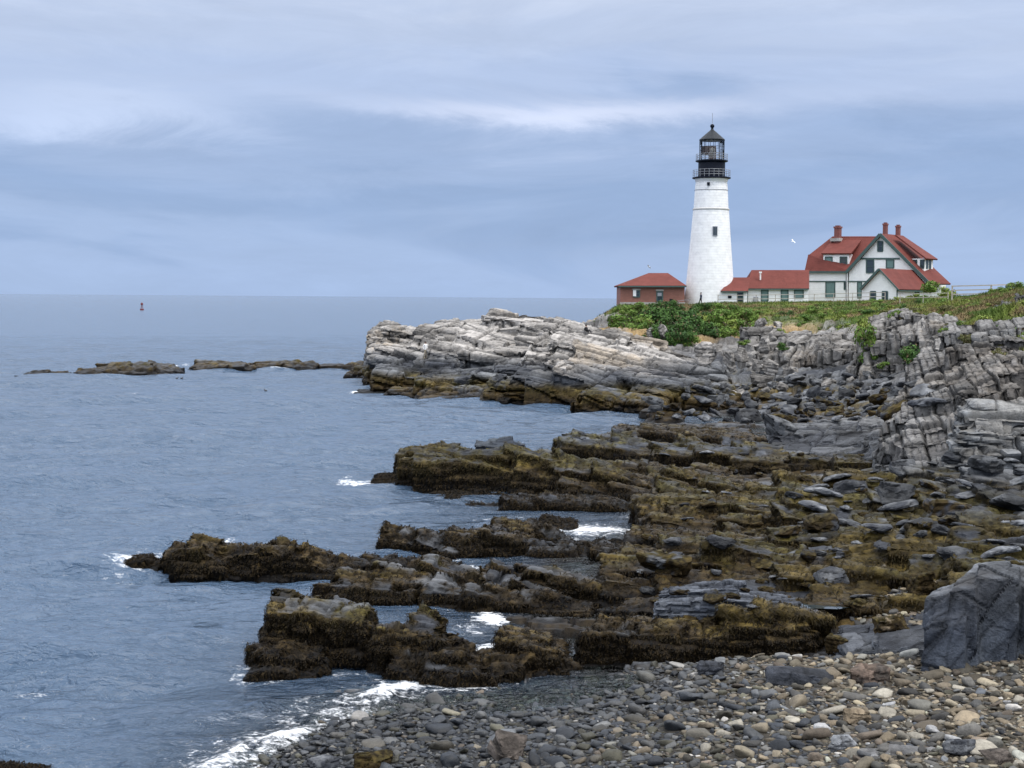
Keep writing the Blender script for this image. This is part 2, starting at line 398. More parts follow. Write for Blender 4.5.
# plants and soil on the headland
gn = fbm(TV / 6., 4, 70); gn2 = fbm(TV / 1.4, 3, 72)
gmask = ss(5.6, 6.8, tz0 + 1.2 * gn - 1.0 * ss(.45, 1.1, slope)) * ss(60, 80, ty)
gcol = mix(mix(GRN, YGR, ss(-.2, .3, gn + .4 * gn2)), DRY, ss(-.12, .3, gn2 + .5 * fbm(TV / 11, 2, 75)))
soil = ss(3.6, 4.6, tz0 + .8 * gn2) * (1 - gmask) * ss(120, 140, ty) * ss(-.05, .25, gn)
tcol = mix(tcol, SOIL * 1., soil * .8); tcol = mix(tcol, gcol * (1 + .6 * gn2)[:, None], gmask); trough = np.maximum(trough, gmask * .85)
ii = (np.arange(NR - 1)[:, None] * NA + np.arange(NA - 1)[None, :]).ravel()
TF = np.stack([ii, ii + 1, ii + NA + 1, ii + NA], 1)
keep = (tz[TF].max(1) > -2.5)
tme = npmesh('ground', TV, TF[keep], tcol, trough)
ground = tag(link('ground', tme, M_NEAR), kind='structure')
def TZ(x, y):
    x = np.atleast_1d(np.asarray(x, float)); y = np.atleast_1d(np.asarray(y, float)); z0 = TH(x, y)
    return z0 + platform(x, y, z0)[0]
# ------------------------------------------------------------------ rock masses
SHORE_PTS = []       # where rock meets water, for the surf
WEED_JOBS = []
def loft_points(stations, K=24):
    rows = []
    for px, prof in stations:
        P = []
        for py, w, *q in prof:
            px_ = q[0] if q else px
            P.append(gp(px_, py, w[1]) if isinstance(w, tuple) else dp(px_, py, w))
        P = np.array(P); d = np.r_[0, np.cumsum(np.linalg.norm(np.diff(P, axis=0), axis=1))]
        t = np.linspace(0, d[-1], K)
        rows.append(np.stack([np.interp(t, d, P[:, k]) for k in range(3)], 1))
    return np.array(rows)
def voxel_union(V, F, voxel):
    me = bpy.data.meshes.new('tmp'); me.from_pydata(V.tolist(), [], F); o = bpy.data.objects.new('tmp', me); C.objects.link(o)
    md = o.modifiers.new('r', 'REMESH'); md.mode = 'VOXEL'; md.voxel_size = voxel; md.use_smooth_shade = True
    dg = bpy.context.evaluated_depsgraph_get(); ev = o.evaluated_get(dg); m2 = ev.to_mesh()
    n = len(m2.vertices); v = np.empty(n * 3, np.float32); m2.vertices.foreach_get('co', v)
    nn = np.empty(n * 3, np.float32); m2.vertices.foreach_get('normal', nn)
    nf = len(m2.polygons); f = np.empty(len(m2.loops), np.int32); m2.loops.foreach_get('vertex_index', f)
    f = f.reshape(nf, 4)
    ev.to_mesh_clear(); bpy.data.objects.remove(o); bpy.data.meshes.remove(me)
    return v.reshape(-1, 3).astype(float), nn.reshape(-1, 3).astype(float), f
BOXF = [(3, 2, 1, 0), (4, 5, 6, 7), (0, 1, 5, 4), (1, 2, 6, 5), (2, 3, 7, 6), (3, 0, 4, 7)]
def rock_mass(name, label, cat, stations, cell=(1.6, 1.0), voxel=.08, zbot=-1.2, basis=None, yaw=-8, jit=.25, tilt=.10, size=(1.6, .9, .34), amp=.16, seed=1,
              weedk=1.0, palek=1.0, weedtop=2.0, tint=None, weed=0, group=None, mat=None, follow=.6, fine=.6, blockage=1.25, flat=False, steep=False, flatk=.12, rowjit=0., amp2=.45, gold=1., joints=None, dipu=0.):
    r = np.random.default_rng(seed); B = basis if basis is not None else SHORE_B
    if steep: stations = [(px, pr[1:]) for px, pr in stations]
    G = loft_points(stations); ns, K, _ = G.shape
    L = np.r_[0, np.cumsum(np.linalg.norm(np.diff(G.mean(1), axis=0), axis=1))]
    D = np.linalg.norm(np.diff(G, axis=1), axis=2).sum(1).mean()
    nu = max(2, int(round(L[-1] / cell[0]))); nv = max(2, int(round(D / cell[1])))
    ya = math.radians(yaw); V = []; F = []
    def samp(a, b):
        s = np.interp(a * L[-1], L, np.arange(ns)); i = min(int(s), ns - 2); f = s - i
        q = b * (K - 1); j = min(int(q), K - 2); g = q - j
        return (G[i, j] * (1 - f) + G[i + 1, j] * f) * (1 - g) + (G[i, j + 1] * (1 - f) + G[i + 1, j + 1] * f) * g
    for jv in range(nv):
        off = r.uniform(-.5, .5); rj = r.uniform(-1, 1) * rowjit
        for iu in range(nu):
            a = min(1 - .5 / nu - r.uniform(0, .4) / nu, max(.5 / nu + r.uniform(0, .4) / nu, (iu + .5 + off * .9) / nu)); b = (jv + .5 + r.uniform(-.2, .2)) / nv
            b = min(1, max(0, b))
            p = samp(a, b); pa = samp(min(1, a + .5 / nu), b) - samp(max(0, a - .5 / nu), b)
            hx = cell[0] * .5 * blockage * r.uniform(.75, 1.25); hy = cell[1] * .5 * blockage * r.uniform(.85, 1.3)
            an = ya + r.uniform(-.14, .14); ca, sa = math.cos(an), math.sin(an)
            su = min(.3, max(-.3, follow * pa[2] / max(.2, np.linalg.norm(pa[:2])))) + r.uniform(-tilt, tilt) + dipu * r.uniform(.4, 1.5)
            sv = follow * .25 + r.uniform(-tilt, tilt)
            top = p[2] + r.uniform(-jit, jit * .6) + rj
            o = len(V)
            for zi in (0, 1):
                for x, y in ((-1, -1), (1, -1), (1, 1), (-1, 1)):
                    tpr = (.70, 1.06) if zi else (.9, 1.1)
                    dx, dy = x * hx * r.uniform(*tpr), y * hy * r.uniform(*tpr)
                    z = (top + su * dx + sv * dy + r.uniform(-.8, .8) * jit) if zi else zbot
                    k = 1.0 if zi else 1.06
                    V.append((p[0] + (dx * ca - dy * sa) * k, p[1] + (dx * sa + dy * ca) * k, max(z, zbot + .1) if zi else zbot))
            F += [tuple(q + o for q in f) for f in BOXF]
    v, nn, f = voxel_union(np.array(V), F, voxel)
    P = v.copy()
    d1, v1, c1 = fracture(P, B, size, amp, amp * .55, seed, .3, voxel * 1.3)
    d2, v2, c2 = fracture(P, B, (size[0] * .37, size[1] * .45, size[2] * .36), amp * amp2, amp * amp2 * .7, seed + 50, .3, voxel)
    if joints:
        for q_, (st_, sz_j, dep) in enumerate(joints):
            dj, vj, cj = fracture(P, bed_basis(st_, 86), (sz_j * 3.2, sz_j * 2.2, sz_j), dep * .7, dep, seed + 130 + q_ * 9, .22, voxel * 1.5)
            d2 = d2 + dj; c1 = np.maximum(c1, cj * .9)
    d = d1 + d2 + amp * .55 * fine * fbm(P / (voxel * 9), 4, seed + 2)
    P = P + nn * d[:, None] * np.array((1, 1, .75))
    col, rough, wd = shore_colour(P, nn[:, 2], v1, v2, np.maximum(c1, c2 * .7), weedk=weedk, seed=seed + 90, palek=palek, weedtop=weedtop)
    # shaggy weed swells the stone it covers
    sh = fbm(P * np.array((1, 1, .45)) / (voxel * 3.2), 3, seed + 7)
    P = P + nn * (wd * (.3 + sh) * voxel * .9)[:, None]
    if tint is not None: col = col * np.array(tint)
    org = np.array([P[:, 0].mean(), P[:, 1].mean(), max(0, TH(P[:, 0].mean(), P[:, 1].mean())[0])])
    sp_ = P[(np.abs(P[:, 2]) < .16)]
    if len(sp_): SHORE_PTS.append(sp_[:, :2])
    o = link(name, npmesh(name, P - org, f, col, rough, not flat), mat or M_NEAR); o.location = org
    tag(o, label, cat, group)
    if weed: WEED_JOBS.append((o, P, nn, wd, f, weed, seed, flatk, gold))
    return o
z0 = ('z', 0.0)
def Z(v): return ('z', v)
# ledge in front of the beach, left part, squared-off and hung with weed
LA = rock_mass('rock_ledge', 'squared-off weed-draped ledge end standing in the surf at the mouth of the cobble beach', 'rock ledge', [
    (262, [(668, z0), (601, 36.6), (594, 38.0)]), (300, [(668, z0), (607, 36.6), (596, 38.4)]), (343, [(668, z0), (615, 36.5), (603, 38.2)]),
    (350, [(667, z0), (622, 36.3), (607, 38.0)]), (381, [(667, z0), (626, 36.2), (612, 37.6)])],
    cell=(1.2, .7), voxel=.055, zbot=-1.4, jit=.16, tilt=.16, seed=3, dipu=-0.1, size=(1.7, .9, .55), amp=.26, fine=.8, gold=.62, rowjit=0.05, steep=True, weed=13200, weedk=1.25, weedtop=2.2, follow=.4)
LA2 = rock_mass('rock_ledge', 'low knobbly brown ledge linking the squared-off ledge end to the pool of white surf', 'rock ledge', [
    (384, [(672, z0), (630, 36.0), (620, 37.2)]), (412, [(676, z0), (631, 35.8), (611, 36.9)]), (440, [(679, z0), (634, 35.5), (612, 36.6)]), (462, [(681, z0), (641, 35.2), (634, 36.6)]),
    (480, [(682, z0), (655, 35.0), (650, 36.0)]), (498, [(682, z0), (653, 35.0), (645, 36.0)]), (520, [(682, z0), (640, 35.2), (629, 36.6)]), (545, [(678, z0), (652, 35.5), (632, 37.2)]), (578, [(676, Z(.05)), (650, 35.8), (632, 37.6)])],
    cell=(.9, .6), voxel=.05, zbot=-1.2, jit=.24, tilt=.18, seed=5, dipu=-0.16, size=(1.7, .9, .55), amp=.26, fine=.8, gold=.62, rowjit=0.08, weed=11440, weedk=1.4, weedtop=2.2)
LK = rock_mass('rock_ledge', 'long ledge with a dark curtain of hanging rockweed along the top of the cobble beach', 'rock ledge', [
    (580, [(677, Z(.12)), (637, 36.6), (618, 38.2)]), (620, [(677, Z(.15)), (636, 36.4), (616, 38.2)]), (680, [(675, Z(.2)), (634, 36.2), (622, 37.6)]), (740, [(670, Z(.3)), (626, 36.3), (616, 37.4)]),
    (780, [(664, Z(.35)), (622, 36.5), (604, 37.6)]), (822, [(656, Z(.45)), (632, 36.5), (612, 38.0)])],
    cell=(1.3, .7), voxel=.055, zbot=-.6, jit=.16, tilt=.14, seed=7, dipu=-0.1, size=(1.7, .9, .55), amp=.26, fine=.8, gold=.62, rowjit=0.06, steep=True, weed=18480, weedk=1.5, weedtop=2.4)
LS = rock_mass('rock_ledge', 'bare blue-black layered slabs rising behind the curtain of hanging weed', 'rock ledge', [
    (655, [(628, 37.6), (606, 38.4), (594, 39.6)]), (690, [(630, 37.5), (590, 38.5), (584, 39.8)]), (730, [(628, 37.6), (588, 38.6), (584, 40.0)]), (770, [(624, 37.8), (600, 38.8), (592, 40.2)]), (800, [(620, 38.0), (608, 39.0), (600, 40.6)])],
    cell=(1.3, .7), voxel=.05, zbot=-.4, jit=.10, seed=9, weedk=-1.5, basis=bed_basis(-6, -22), size=(1.8, .8, .15), amp=.14, fine=.3, tint=(.85, .9, 1.0), flat=True)
LB = rock_mass('rock_ledge', 'broad brown ledge with a flat grey step, behind the squared-off ledge end', 'rock ledge', [
    (330, [(612, z0), (582, 43.0), (572, 45.0)]), (370, [(613, z0), (585, 43.0), (573, 45.0)]), (420, [(614, z0), (584, 42.9), (574, 45.2)]), (470, [(622, z0), (590, 42.2), (575, 45.0)]), (530, [(626, Z(.05)), (593, 42.0), (574, 45.0)]), (598, [(624, Z(.2)), (600, 42.0), (578, 45.2)])],
    cell=(1.7, .7), voxel=.06, zbot=-1.4, jit=.22, tilt=.16, seed=11, dipu=-0.13, size=(1.7, .9, .55), amp=.26, fine=.8, gold=.62, rowjit=0.12, steep=True, weed=13200, weedk=1.15, weedtop=1.9)
LC = rock_mass('rock_ledge', 'dark pointed arm of weedy rock reaching furthest out among the near ledges', 'rock ledge', [
    (170, [(579, z0), (569, 47.8), (556, 48.8)]), (186, [(580, z0), (556, 47.8), (542, 49.2)]), (200, [(580, z0), (550, 47.8), (539, 49.2)]), (225, [(580, z0), (557, 47.6), (547, 49.2)]), (262, [(580, z0), (552, 47.8), (543, 49.5)]), (300, [(580, z0), (554, 47.8), (546, 49.5)]), (350, [(579, z0), (566, 47.6), (557, 49.8)]), (420, [(577, z0), (566, 48.0), (559, 50.0)]), (470, [(580, z0), (573, 48.0), (566, 49.6)])],
    cell=(.9, .6), voxel=.06, zbot=-1.6, jit=.16, tilt=.16, seed=13, dipu=-0.16, size=(1.7, .9, .55), amp=.26, fine=.8, gold=.62, rowjit=0.1, steep=True, weed=9680, weedk=1.5, weedtop=2.4)
LD = rock_mass('rock_ledge', 'humped weed-covered ledge between the two narrow channels of white water', 'rock ledge', [
    (372, [(556, z0), (540, 52.6), (533, 54)]), (420, [(559, z0), (544, 52), (538, 54)]), (460, [(562, z0), (546, 51.6), (541, 54)]), (475, [(565, z0), (538, 52), (522, 55)]), (520, [(568, z0), (542, 51.6), (522, 55)]), (545, [(572, Z(.05)), (548, 51), (534, 55)]), (600, [(572, Z(.2)), (558, 50.5), (545, 54)]), (640, [(574, Z(.4)), (560, 49.6), (546, 53)])],
    cell=(1.6, .7), voxel=.07, zbot=-1.4, jit=.24, tilt=.18, seed=15, dipu=-0.16, size=(1.7, .9, .55), amp=.26, fine=.8, gold=.62, rowjit=0.12, steep=True, weed=11440, weedk=1.25, weedtop=2.2)
LE = rock_mass('rock_ledge', 'long olive and ochre ledge with a dark front and a bare block on top', 'rock ledge', [
    (400, [(490, z0), (464, 69.5), (455, 72)]), (425, [(493, z0), (457, 69.5), (450, 73)]), (470, [(496, z0), (458, 69), (444, 74)]), (535, [(500, z0), (466, 68), (448, 74)]), (570, [(504, z0), (476, 66.5), (458, 73)]), (620, [(508, Z(.1)), (480, 65), (462, 73)]), (690, [(510, Z(.4)), (486, 64.5), (466, 73)]), (760, [(508, Z(.7)), (490, 65), (474, 71)])],
    cell=(2.6, 1.0), voxel=.09, zbot=-1.6, jit=.3, tilt=.16, seed=17, dipu=-0.16, gold=.8, rowjit=0.25, steep=True, weed=11440, weedk=1.75, weedtop=2.5)
LE2 = rock_mass('rock_ledge', 'narrow low dark ledge lying against the foot of the long olive ledge', 'rock ledge', [
    (502, [(512, z0), (502, 62.6), (494, 65)]), (545, [(514, z0), (500, 62.4), (496, 64.6)]), (592, [(513, z0), (504, 62.5), (499, 64.5)]), (640, [(515, Z(.05)), (508, 62), (502, 64)])],
    cell=(1.4, .8), voxel=.09, zbot=-1.2, jit=.12, seed=19, dipu=-0.12, gold=.8, rowjit=0.12, steep=True, weed=3960, weedk=1.5, weedtop=2.4)
LE3 = rock_mass('rock_slab', 'bare dark grey block perched on top of the long olive ledge', 'rock slab', [
    (474, [(459, 71.0), (445, 71.5), (440, 73)]), (505, [(460, 71.0), (444, 71.5), (439, 73)]), (536, [(460, 71.0), (448, 71.5), (441, 73)])],
    cell=(1.4, .8), voxel=.08, zbot=1.0, jit=.08, seed=21, weedk=-1.5, size=(1.2, .8, .3), amp=.14, tint=(.9, 1, 1.1), palek=.1)
LF = rock_mass('rock_ledge', 'stepped ledge of blue-grey slabs with weedy skirts, next behind the long olive ledge', 'rock ledge', [
    (560, [(464, z0), (448, 81), (436, 84)]), (590, [(468, Z(.1)), (442, 80), (431, 85)]), (640, [(466, Z(.4)), (448, 79), (434, 86)]), (690, [(470, Z(.6)), (450, 77), (437, 84)]), (760, [(476, Z(.8)), (456, 75), (440, 83)]), (820, [(474, Z(1.0)), (460, 75), (446, 82)]), (880, [(476, Z(1.3)), (464, 72), (452, 80)])],
    cell=(2.8, 1.1), voxel=.1, zbot=-1.2, jit=.32, tilt=.16, seed=23, dipu=-0.15, gold=.8, rowjit=0.25, steep=True, weed=6600, weedk=1.4, weedtop=2.2, tint=(.95, 1, 1.08))
LF2 = rock_mass('rock_ledge', 'thin strip of rock with an orange-brown weedy face beside the far channel', 'rock ledge', [
    (608, [(438, z0), (428, 95), (424, 98)]), (650, [(441, Z(.1)), (428, 93), (425, 97)]), (700, [(443, Z(.2)), (431, 92), (427, 96)]), (764, [(446, Z(.5)), (438, 90), (434, 94)])],
    cell=(2.0, 1.0), voxel=.12, zbot=-1.2, jit=.12, seed=25, dipu=-0.1, gold=.8, rowjit=0.12, steep=True, weed=2640, weedk=1.4, weedtop=2.2)
# scattered pieces out in the water
for i, (st, lab) in enumerate([
    ([(121, [(565, z0), (559, 49.7), (557, 50.4)]), (140, [(566, z0), (559, 49.6), (557, 50.3)]), (160, [(565, z0), (561, 49.7), (560, 50.3)])], 'small rock awash just off the tip of the pointed rock arm'),
    ([(252, [(671, z0), (648, 35.9), (642, 36.6)]), (275, [(674, z0), (646, 35.6), (640, 36.5)]), (300, [(674, z0), (644, 35.6), (640, 36.5)]), (328, [(672, z0), (655, 35.7), (650, 36.4)])], 'rounded black weedy rock leaning on the foot of the squared-off ledge end'),
    ([(536, [(530, z0), (521, 57.6), (519, 59)]), (555, [(531, z0), (522, 57.5), (520, 59)]), (574, [(530, z0), (527, 57.6), (525, 59)])], 'small brown rock alone in the white channel behind the humped ledge'),
    ([(382, [(483, z0), (476, 72.5), (474, 73)]), (398, [(484, z0), (476, 72.3), (475, 73)])], 'little dark rock in the foam at the outer tip of the long olive ledge'),
    ([(436, [(502, z0), (494, 66.5), (492, 68)]), (470, [(504, z0), (496, 66), (494, 67.5)]), (498, [(505, z0), (500, 65.5), (497, 67)])], 'low reddish-black rocks awash in front of the long olive ledge'),
    ([(648, [(422, z0), (412, 111), (409, 113)]), (668, [(425, z0), (411, 108.5), (408, 111)]), (690, [(424, z0), (414, 109), (411, 112)])], 'rounded reddish-brown rock in the far channel below the white peninsula'),
    ([(366, [(394, z0), (391.5, 140), (391, 141)]), (373, [(394.4, z0), (391, 140), (391, 141)])], 'tiny dark rock alone in the water off the tip of the white peninsula')]):
    yy = gp(st[0][0], st[0][1][0][0], 0)[1]
    rock_mass('sea_rock', lab, 'rock', st, cell=(.9 * yy / 50, .6 * yy / 50), voxel=.0013 * yy + .005, zbot=-.8, jit=.08, seed=31 + i, weedk=1.8, weedtop=2.6, weed=2750 if yy < 80 else 0, group='rocks awash off the ledges')
WH_B = bed_basis(-16, 30, 14)
WP = rock_mass('rock_headland', 'long pale grey fissured rock peninsula running out to sea, with an ochre and black skirt', 'rock headland', [
    (394, [(386, z0), (372, 154), (341, 161), (330, 169)]), (402, [(387, z0), (371, 154), (340, 161), (329, 169)]), (420, [(394, z0), (377, 140), (356, 149), (332, 165)]), (440, [(399, z0), (380, 134), (362, 147), (329, 162)]),
    (453, [(400, z0), (381, 132), (358, 144), (322, 159)]), (487, [(401, z0), (381, 130.5), (356, 141), (314, 157)]), (531, [(403, z0), (381, 128), (354, 139), (311, 155)]), (579, [(408, z0), (383, 122), (354, 137), (315, 151)]),
    (600, [(409, z0), (384, 120), (358, 133), (322, 151)]), (640, [(411, z0), (388, 116), (366, 130), (342, 147)]), (673, [(402, Z(.6)), (388, 121), (373, 130), (354, 145)]), (710, [(395, Z(1.2)), (388, 126), (379, 132), (366, 141)]), (740, [(392, Z(1.4)), (387, 128), (384, 132), (379, 138)])],
    cell=(6.5, 3.6), voxel=.14, zbot=-1.5, basis=WH_B, yaw=-14, jit=.22, tilt=.12, size=(7.5, 3.6, 1.5), amp=.70, amp2=.38, fine=.16, joints=((62, 3.4, .4), (-38, 5.0, .3)), seed=41, dipu=-.12, weedk=1.5, weedtop=1.9, palek=1.0, flat=True)
rock_mass('rock_ledge', 'low ochre toe of rock below the square cliff at the tip of the white peninsula', 'rock ledge', [
    (352, [(377, z0), (371, 166.5), (368, 169)]), (366, [(379, z0), (369, 163), (366, 168)]), (380, [(383, z0), (370, 157), (366, 164)]), (396, [(389, z0), (376, 149), (370, 158)])],
    cell=(1.8, 1.4), voxel=.15, zbot=-1, jit=.2, seed=42, weedk=1.6, weedtop=2.6, size=(2.4, 1.5, .5), amp=.25, fine=.3)
# the far reef: two low groups of weedy rock
for i, (st, lab) in enumerate([
    ([(27, [(377, z0), (374, 165), (373.2, 167)]), (44, [(377, z0), (374, 165), (373.2, 167)])], 'small black rock at the seaward end of the low reef'),
    ([(47, [(377, z0), (373, 165), (372, 167)]), (66, [(377, z0), (373, 165), (372, 167)])], 'second small black rock from the seaward end of the low reef'),
    ([(72, [(377, z0), (372, 165), (371, 168)]), (100, [(376.5, z0), (370, 166), (368, 170)]), (112, [(376, z0), (367, 167), (362, 173)]), (150, [(375.5, z0), (366, 168), (361.5, 174)]), (168, [(375, z0), (368, 169), (363, 174)]), (183, [(374.5, z0), (372, 170), (371, 172)])], 'largest brown hump of the low reef, left of the white splash'),
    ([(190, [(371.5, z0), (367, 177), (363.5, 180)]), (205, [(371.5, z0), (365, 177), (360, 182)]), (240, [(371, z0), (365, 177), (361, 182)]), (256, [(370.5, z0), (367, 178), (364, 182)])], 'long flat-topped brown rock of the low reef, right of the white splash'),
    ([(256, [(370, z0), (364, 180), (361, 183)]), (285, [(369.7, z0), (363, 181), (360, 185)]), (320, [(369.3, z0), (365, 182), (362.5, 184)])], 'thin tapering rock continuing the low reef towards the peninsula'),
    ([(314, [(369, z0), (364.5, 182), (362.5, 185)]), (352, [(369, z0), (364, 182), (362, 185)])], 'thin low slab of the reef nearest the peninsula'),
    ([(346, [(369.5, z0), (365, 181), (363, 183)]), (360, [(370, z0), (365, 181), (363, 183)])], 'small block between the low reef and the tip of the peninsula')]):
    rock_mass('reef_rock', lab, 'reef rock', st, cell=(2.2, 1.4), voxel=.2, zbot=-1, jit=.2, seed=61 + i, weedk=1.3, weedtop=2.6, size=(2.4, 1.5, .5), amp=.25, group='rocks of the low reef')
# cliffs
CL_B = bed_basis(60, 80)
KC1 = rock_mass('cliff', 'grey cliff of upright rock ribs under the long white annex, above the heap of boulders', 'cliff', [
    (735, [(378, 142), (352, 146), (330, 152)]), (765, [(378, 142), (350, 145), (326, 151)]), (790, [(379, 141), (350, 144), (330, 150)]), (812, [(380, 139), (342, 142), (322, 150)]), (835, [(378, 137), (350, 140), (336, 148)]), (868, [(376, 133), (356, 136), (346, 142)])],
    cell=(3.6, 2.8), voxel=.13, zbot=-.5, basis=CL_B, yaw=12, jit=.22, tilt=.15, size=(4.5, 3.0, 1.5), amp=.6, amp2=.25, fine=.12, joints=((70, 2.2, .3),), seed=43, tint=(.98, .97, .95), weedk=-2, weedtop=.2, palek=.5, flat=True)
KC2 = rock_mass('cliff', 'broad grey cliff face under the small gabled wing of the white house', 'cliff', [
    (868, [(376, 130), (345, 134), (318, 142)]), (885, [(374, 127), (336, 131), (310, 140)]), (905, [(372, 124), (332, 128), (308, 137)]), (930, [(372, 120), (338, 124), (310, 134)]), (952, [(374, 112), (345, 117), (316, 128)]), (965, [(376, 104), (350, 110), (324, 122)])],
    cell=(4.0, 2.8), voxel=.12, zbot=0, basis=bed_basis(75, 82), yaw=-20, jit=.2, tilt=.15, size=(4.5, 3.0, 1.3), amp=.6, amp2=.25, fine=.12, joints=((40, 2.0, .3),), seed=45, tint=(.98, .97, .95), weedk=-2, weedtop=.2, palek=.5, flat=True)
KC3 = rock_mass('cliff', 'tall fissured grey rock shoulder at the edge of the grassy bank', 'cliff', [
    (905, [(462, 66), (450, 68), (428, 71)]), (930, [(466, 63), (428, 68), (408, 72)]), (948, [(468, 61), (392, 68), (342, 78)]), (965, [(468, 60), (376, 68), (325, 80)]), (990, [(440, 61), (372, 68), (324, 80)]), (1015, [(430, 61), (370, 68), (328, 80)]), (1050, [(420, 60), (364, 68), (328, 80)])],
    cell=(3.2, 2.0), voxel=.07, zbot=.5, basis=bed_basis(78, 80), yaw=-20, jit=.16, tilt=.12, size=(2.4, 1.5, .9), amp=.42, amp2=.3, fine=.14, seed=47, tint=(.98, .97, .95), weedk=-2, weedtop=.6, palek=.34, flat=True)
KS = rock_mass('rock_ledge', 'stacked pale slabs jutting from the rock shoulder above a dark blocky wall', 'rock ledge', [
    (956, [(456, 58.5), (424, 59.5), (412, 62)]), (985, [(462, 57.5), (420, 59), (398, 62)]), (1010, [(462, 57), (420, 59), (396, 62)]), (1050, [(462, 56), (420, 59), (398, 62)])],
    cell=(2.4, 1.3), voxel=.06, zbot=.5, basis=bed_basis(-5, 8, 6), yaw=-6, jit=.2, tilt=.08, size=(3.2, 1.8, .75), amp=.65, amp2=.28, fine=.14, tint=(.86, .93, 1.0), seed=49, weedk=-2, weedtop=.6, palek=.5, flat=True)
KT = rock_mass('rock_ledge', 'smooth tan-topped grey ledge below the boulder heap, left of the rock shoulder', 'rock ledge', [
    (775, [(448, 79), (432, 82), (424, 87)]), (820, [(454, 76), (436, 80), (423, 86)]), (870, [(458, 74), (436, 78), (418, 86)]), (905, [(462, 71), (440, 75), (417, 84)]), (925, [(464, 68), (444, 72), (424, 80)])],
    cell=(1.8, 1.4), voxel=.1, zbot=.2, basis=bed_basis(-18, 22, 8), jit=.22, tilt=.1, size=(3.0, 1.6, .5), amp=.25, fine=.2, seed=51, weedk=-.6, weedtop=1.2, palek=.6, flat=True)
# the big upright outcrop at the right of the beach
OC = rock_mass('rock_outcrop', 'large upright outcrop with a smooth blue-black face, beside the cobble beach', 'rock outcrop', [
    (940, [(648, 32.7), (640, 33.4)]), (948, [(616, 32.6), (608, 33.6)]), (958, [(592, 32.5), (584, 33.8)]), (988, [(574, 32.4), (566, 34.0)]), (1024, [(578, 32.4), (569, 34.2)]), (1060, [(586, 32.6), (576, 34.2)])],
    cell=(.75, .8), voxel=.045, zbot=.1, basis=bed_basis(-60, 66), yaw=-28, jit=.06, tilt=.05, size=(2.2, 1.6, .8), amp=.08, amp2=.3, seed=53, weedk=-1.6, weedtop=1.0, palek=.28, fine=.25, tint=(.85, .92, 1.02), flat=True)
OC2 = rock_mass('rock_slab', 'low weathered grey slab at the foot of the large upright outcrop, tilting to the cobbles', 'rock slab', [
    (826, [(648, 35.2), (632, 37)]), (870, [(644, 34.9), (626, 37.2)]), (910, [(640, 34.2), (628, 36.6)]), (950, [(648, 33.6), (632, 35.6)])],
    cell=(1.5, 1.0), voxel=.055, zbot=-.1, basis=bed_basis(-10, 16, 4), jit=.07, tilt=.05, size=(2.4, 1.2, .22), amp=.10, seed=55, weedk=-.2, weedtop=1.2, palek=.1, tint=(.72, .74, .78), flat=True)
OC3 = rock_mass('rock_slab', 'long mottled grey slab lying in the cobbles at the bottom edge', 'rock slab', [
    (848, [(780, 26.0), (752, 26.3), (746, 26.9)]), (900, [(782, 25.9), (756, 26.2), (750, 26.8)]), (960, [(784, 25.8), (762, 26.1), (757, 26.8)]), (1010, [(786, 25.7), (768, 26.0), (764, 26.6)])],
    cell=(1.0, .5), voxel=.04, zbot=.2, basis=bed_basis(-8, 20), jit=.06, tilt=.05, size=(1.5, .8, .14), amp=.07, seed=57, weedk=-2, weedtop=.0, palek=.35)
OC4 = rock_mass('rock_ledge', 'pale wet slab pavement with shallow rain pools, behind the dark layered slabs', 'rock ledge', [
    (700, [(590, 41.6), (582, 43.5), (574, 46)]), (770, [(596, 40.8), (586, 43), (574, 46)]), (830, [(600, 40.4), (588, 43), (574, 46)]), (900, [(598, 40), (588, 42.5), (576, 45.5)])],
    cell=(2.2, 1.2), voxel=.075, zbot=.0, basis=bed_basis(-12, 10), jit=.07, tilt=.03, size=(2.6, 1.2, .2), amp=.1, seed=59, weedk=-.2, weedtop=1.3, palek=.3)

MP = rock_mass('rock_platform', 'broad weedy rock platform of low broken ribs between the ledges and the rock shoulder', 'rock platform', [
    (620, [(606, Z(.40), 606), (590, Z(.5), 632), (575, Z(.5), 600), (560, Z(.6), 640), (545, Z(.5), 640), (530, Z(.6), 668), (515, Z(.6), 660)]), (700, [(606, Z(.55)), (560, Z(.75)), (520, Z(.9)), (488, Z(1.0))]), (780, [(604, Z(.75)), (550, Z(1.0)), (480, Z(1.3))]), (880, [(604, Z(1.0)), (545, Z(1.4)), (474, Z(1.9))]), (960, [(590, Z(1.4)), (540, Z(1.9)), (474, Z(2.3))]), (1050, [(586, Z(1.8)), (530, Z(2.3)), (474, Z(2.7))])],
    cell=(2.4, .9), voxel=.07, zbot=-.4, jit=.24, tilt=.12, rowjit=.40, dipu=-.14, size=(2.2, .8, .3), amp=.20, seed=71, weed=42000, weedk=1.75, weedtop=2.5, palek=.3, yaw=-9, flatk=.28, gold=.5)

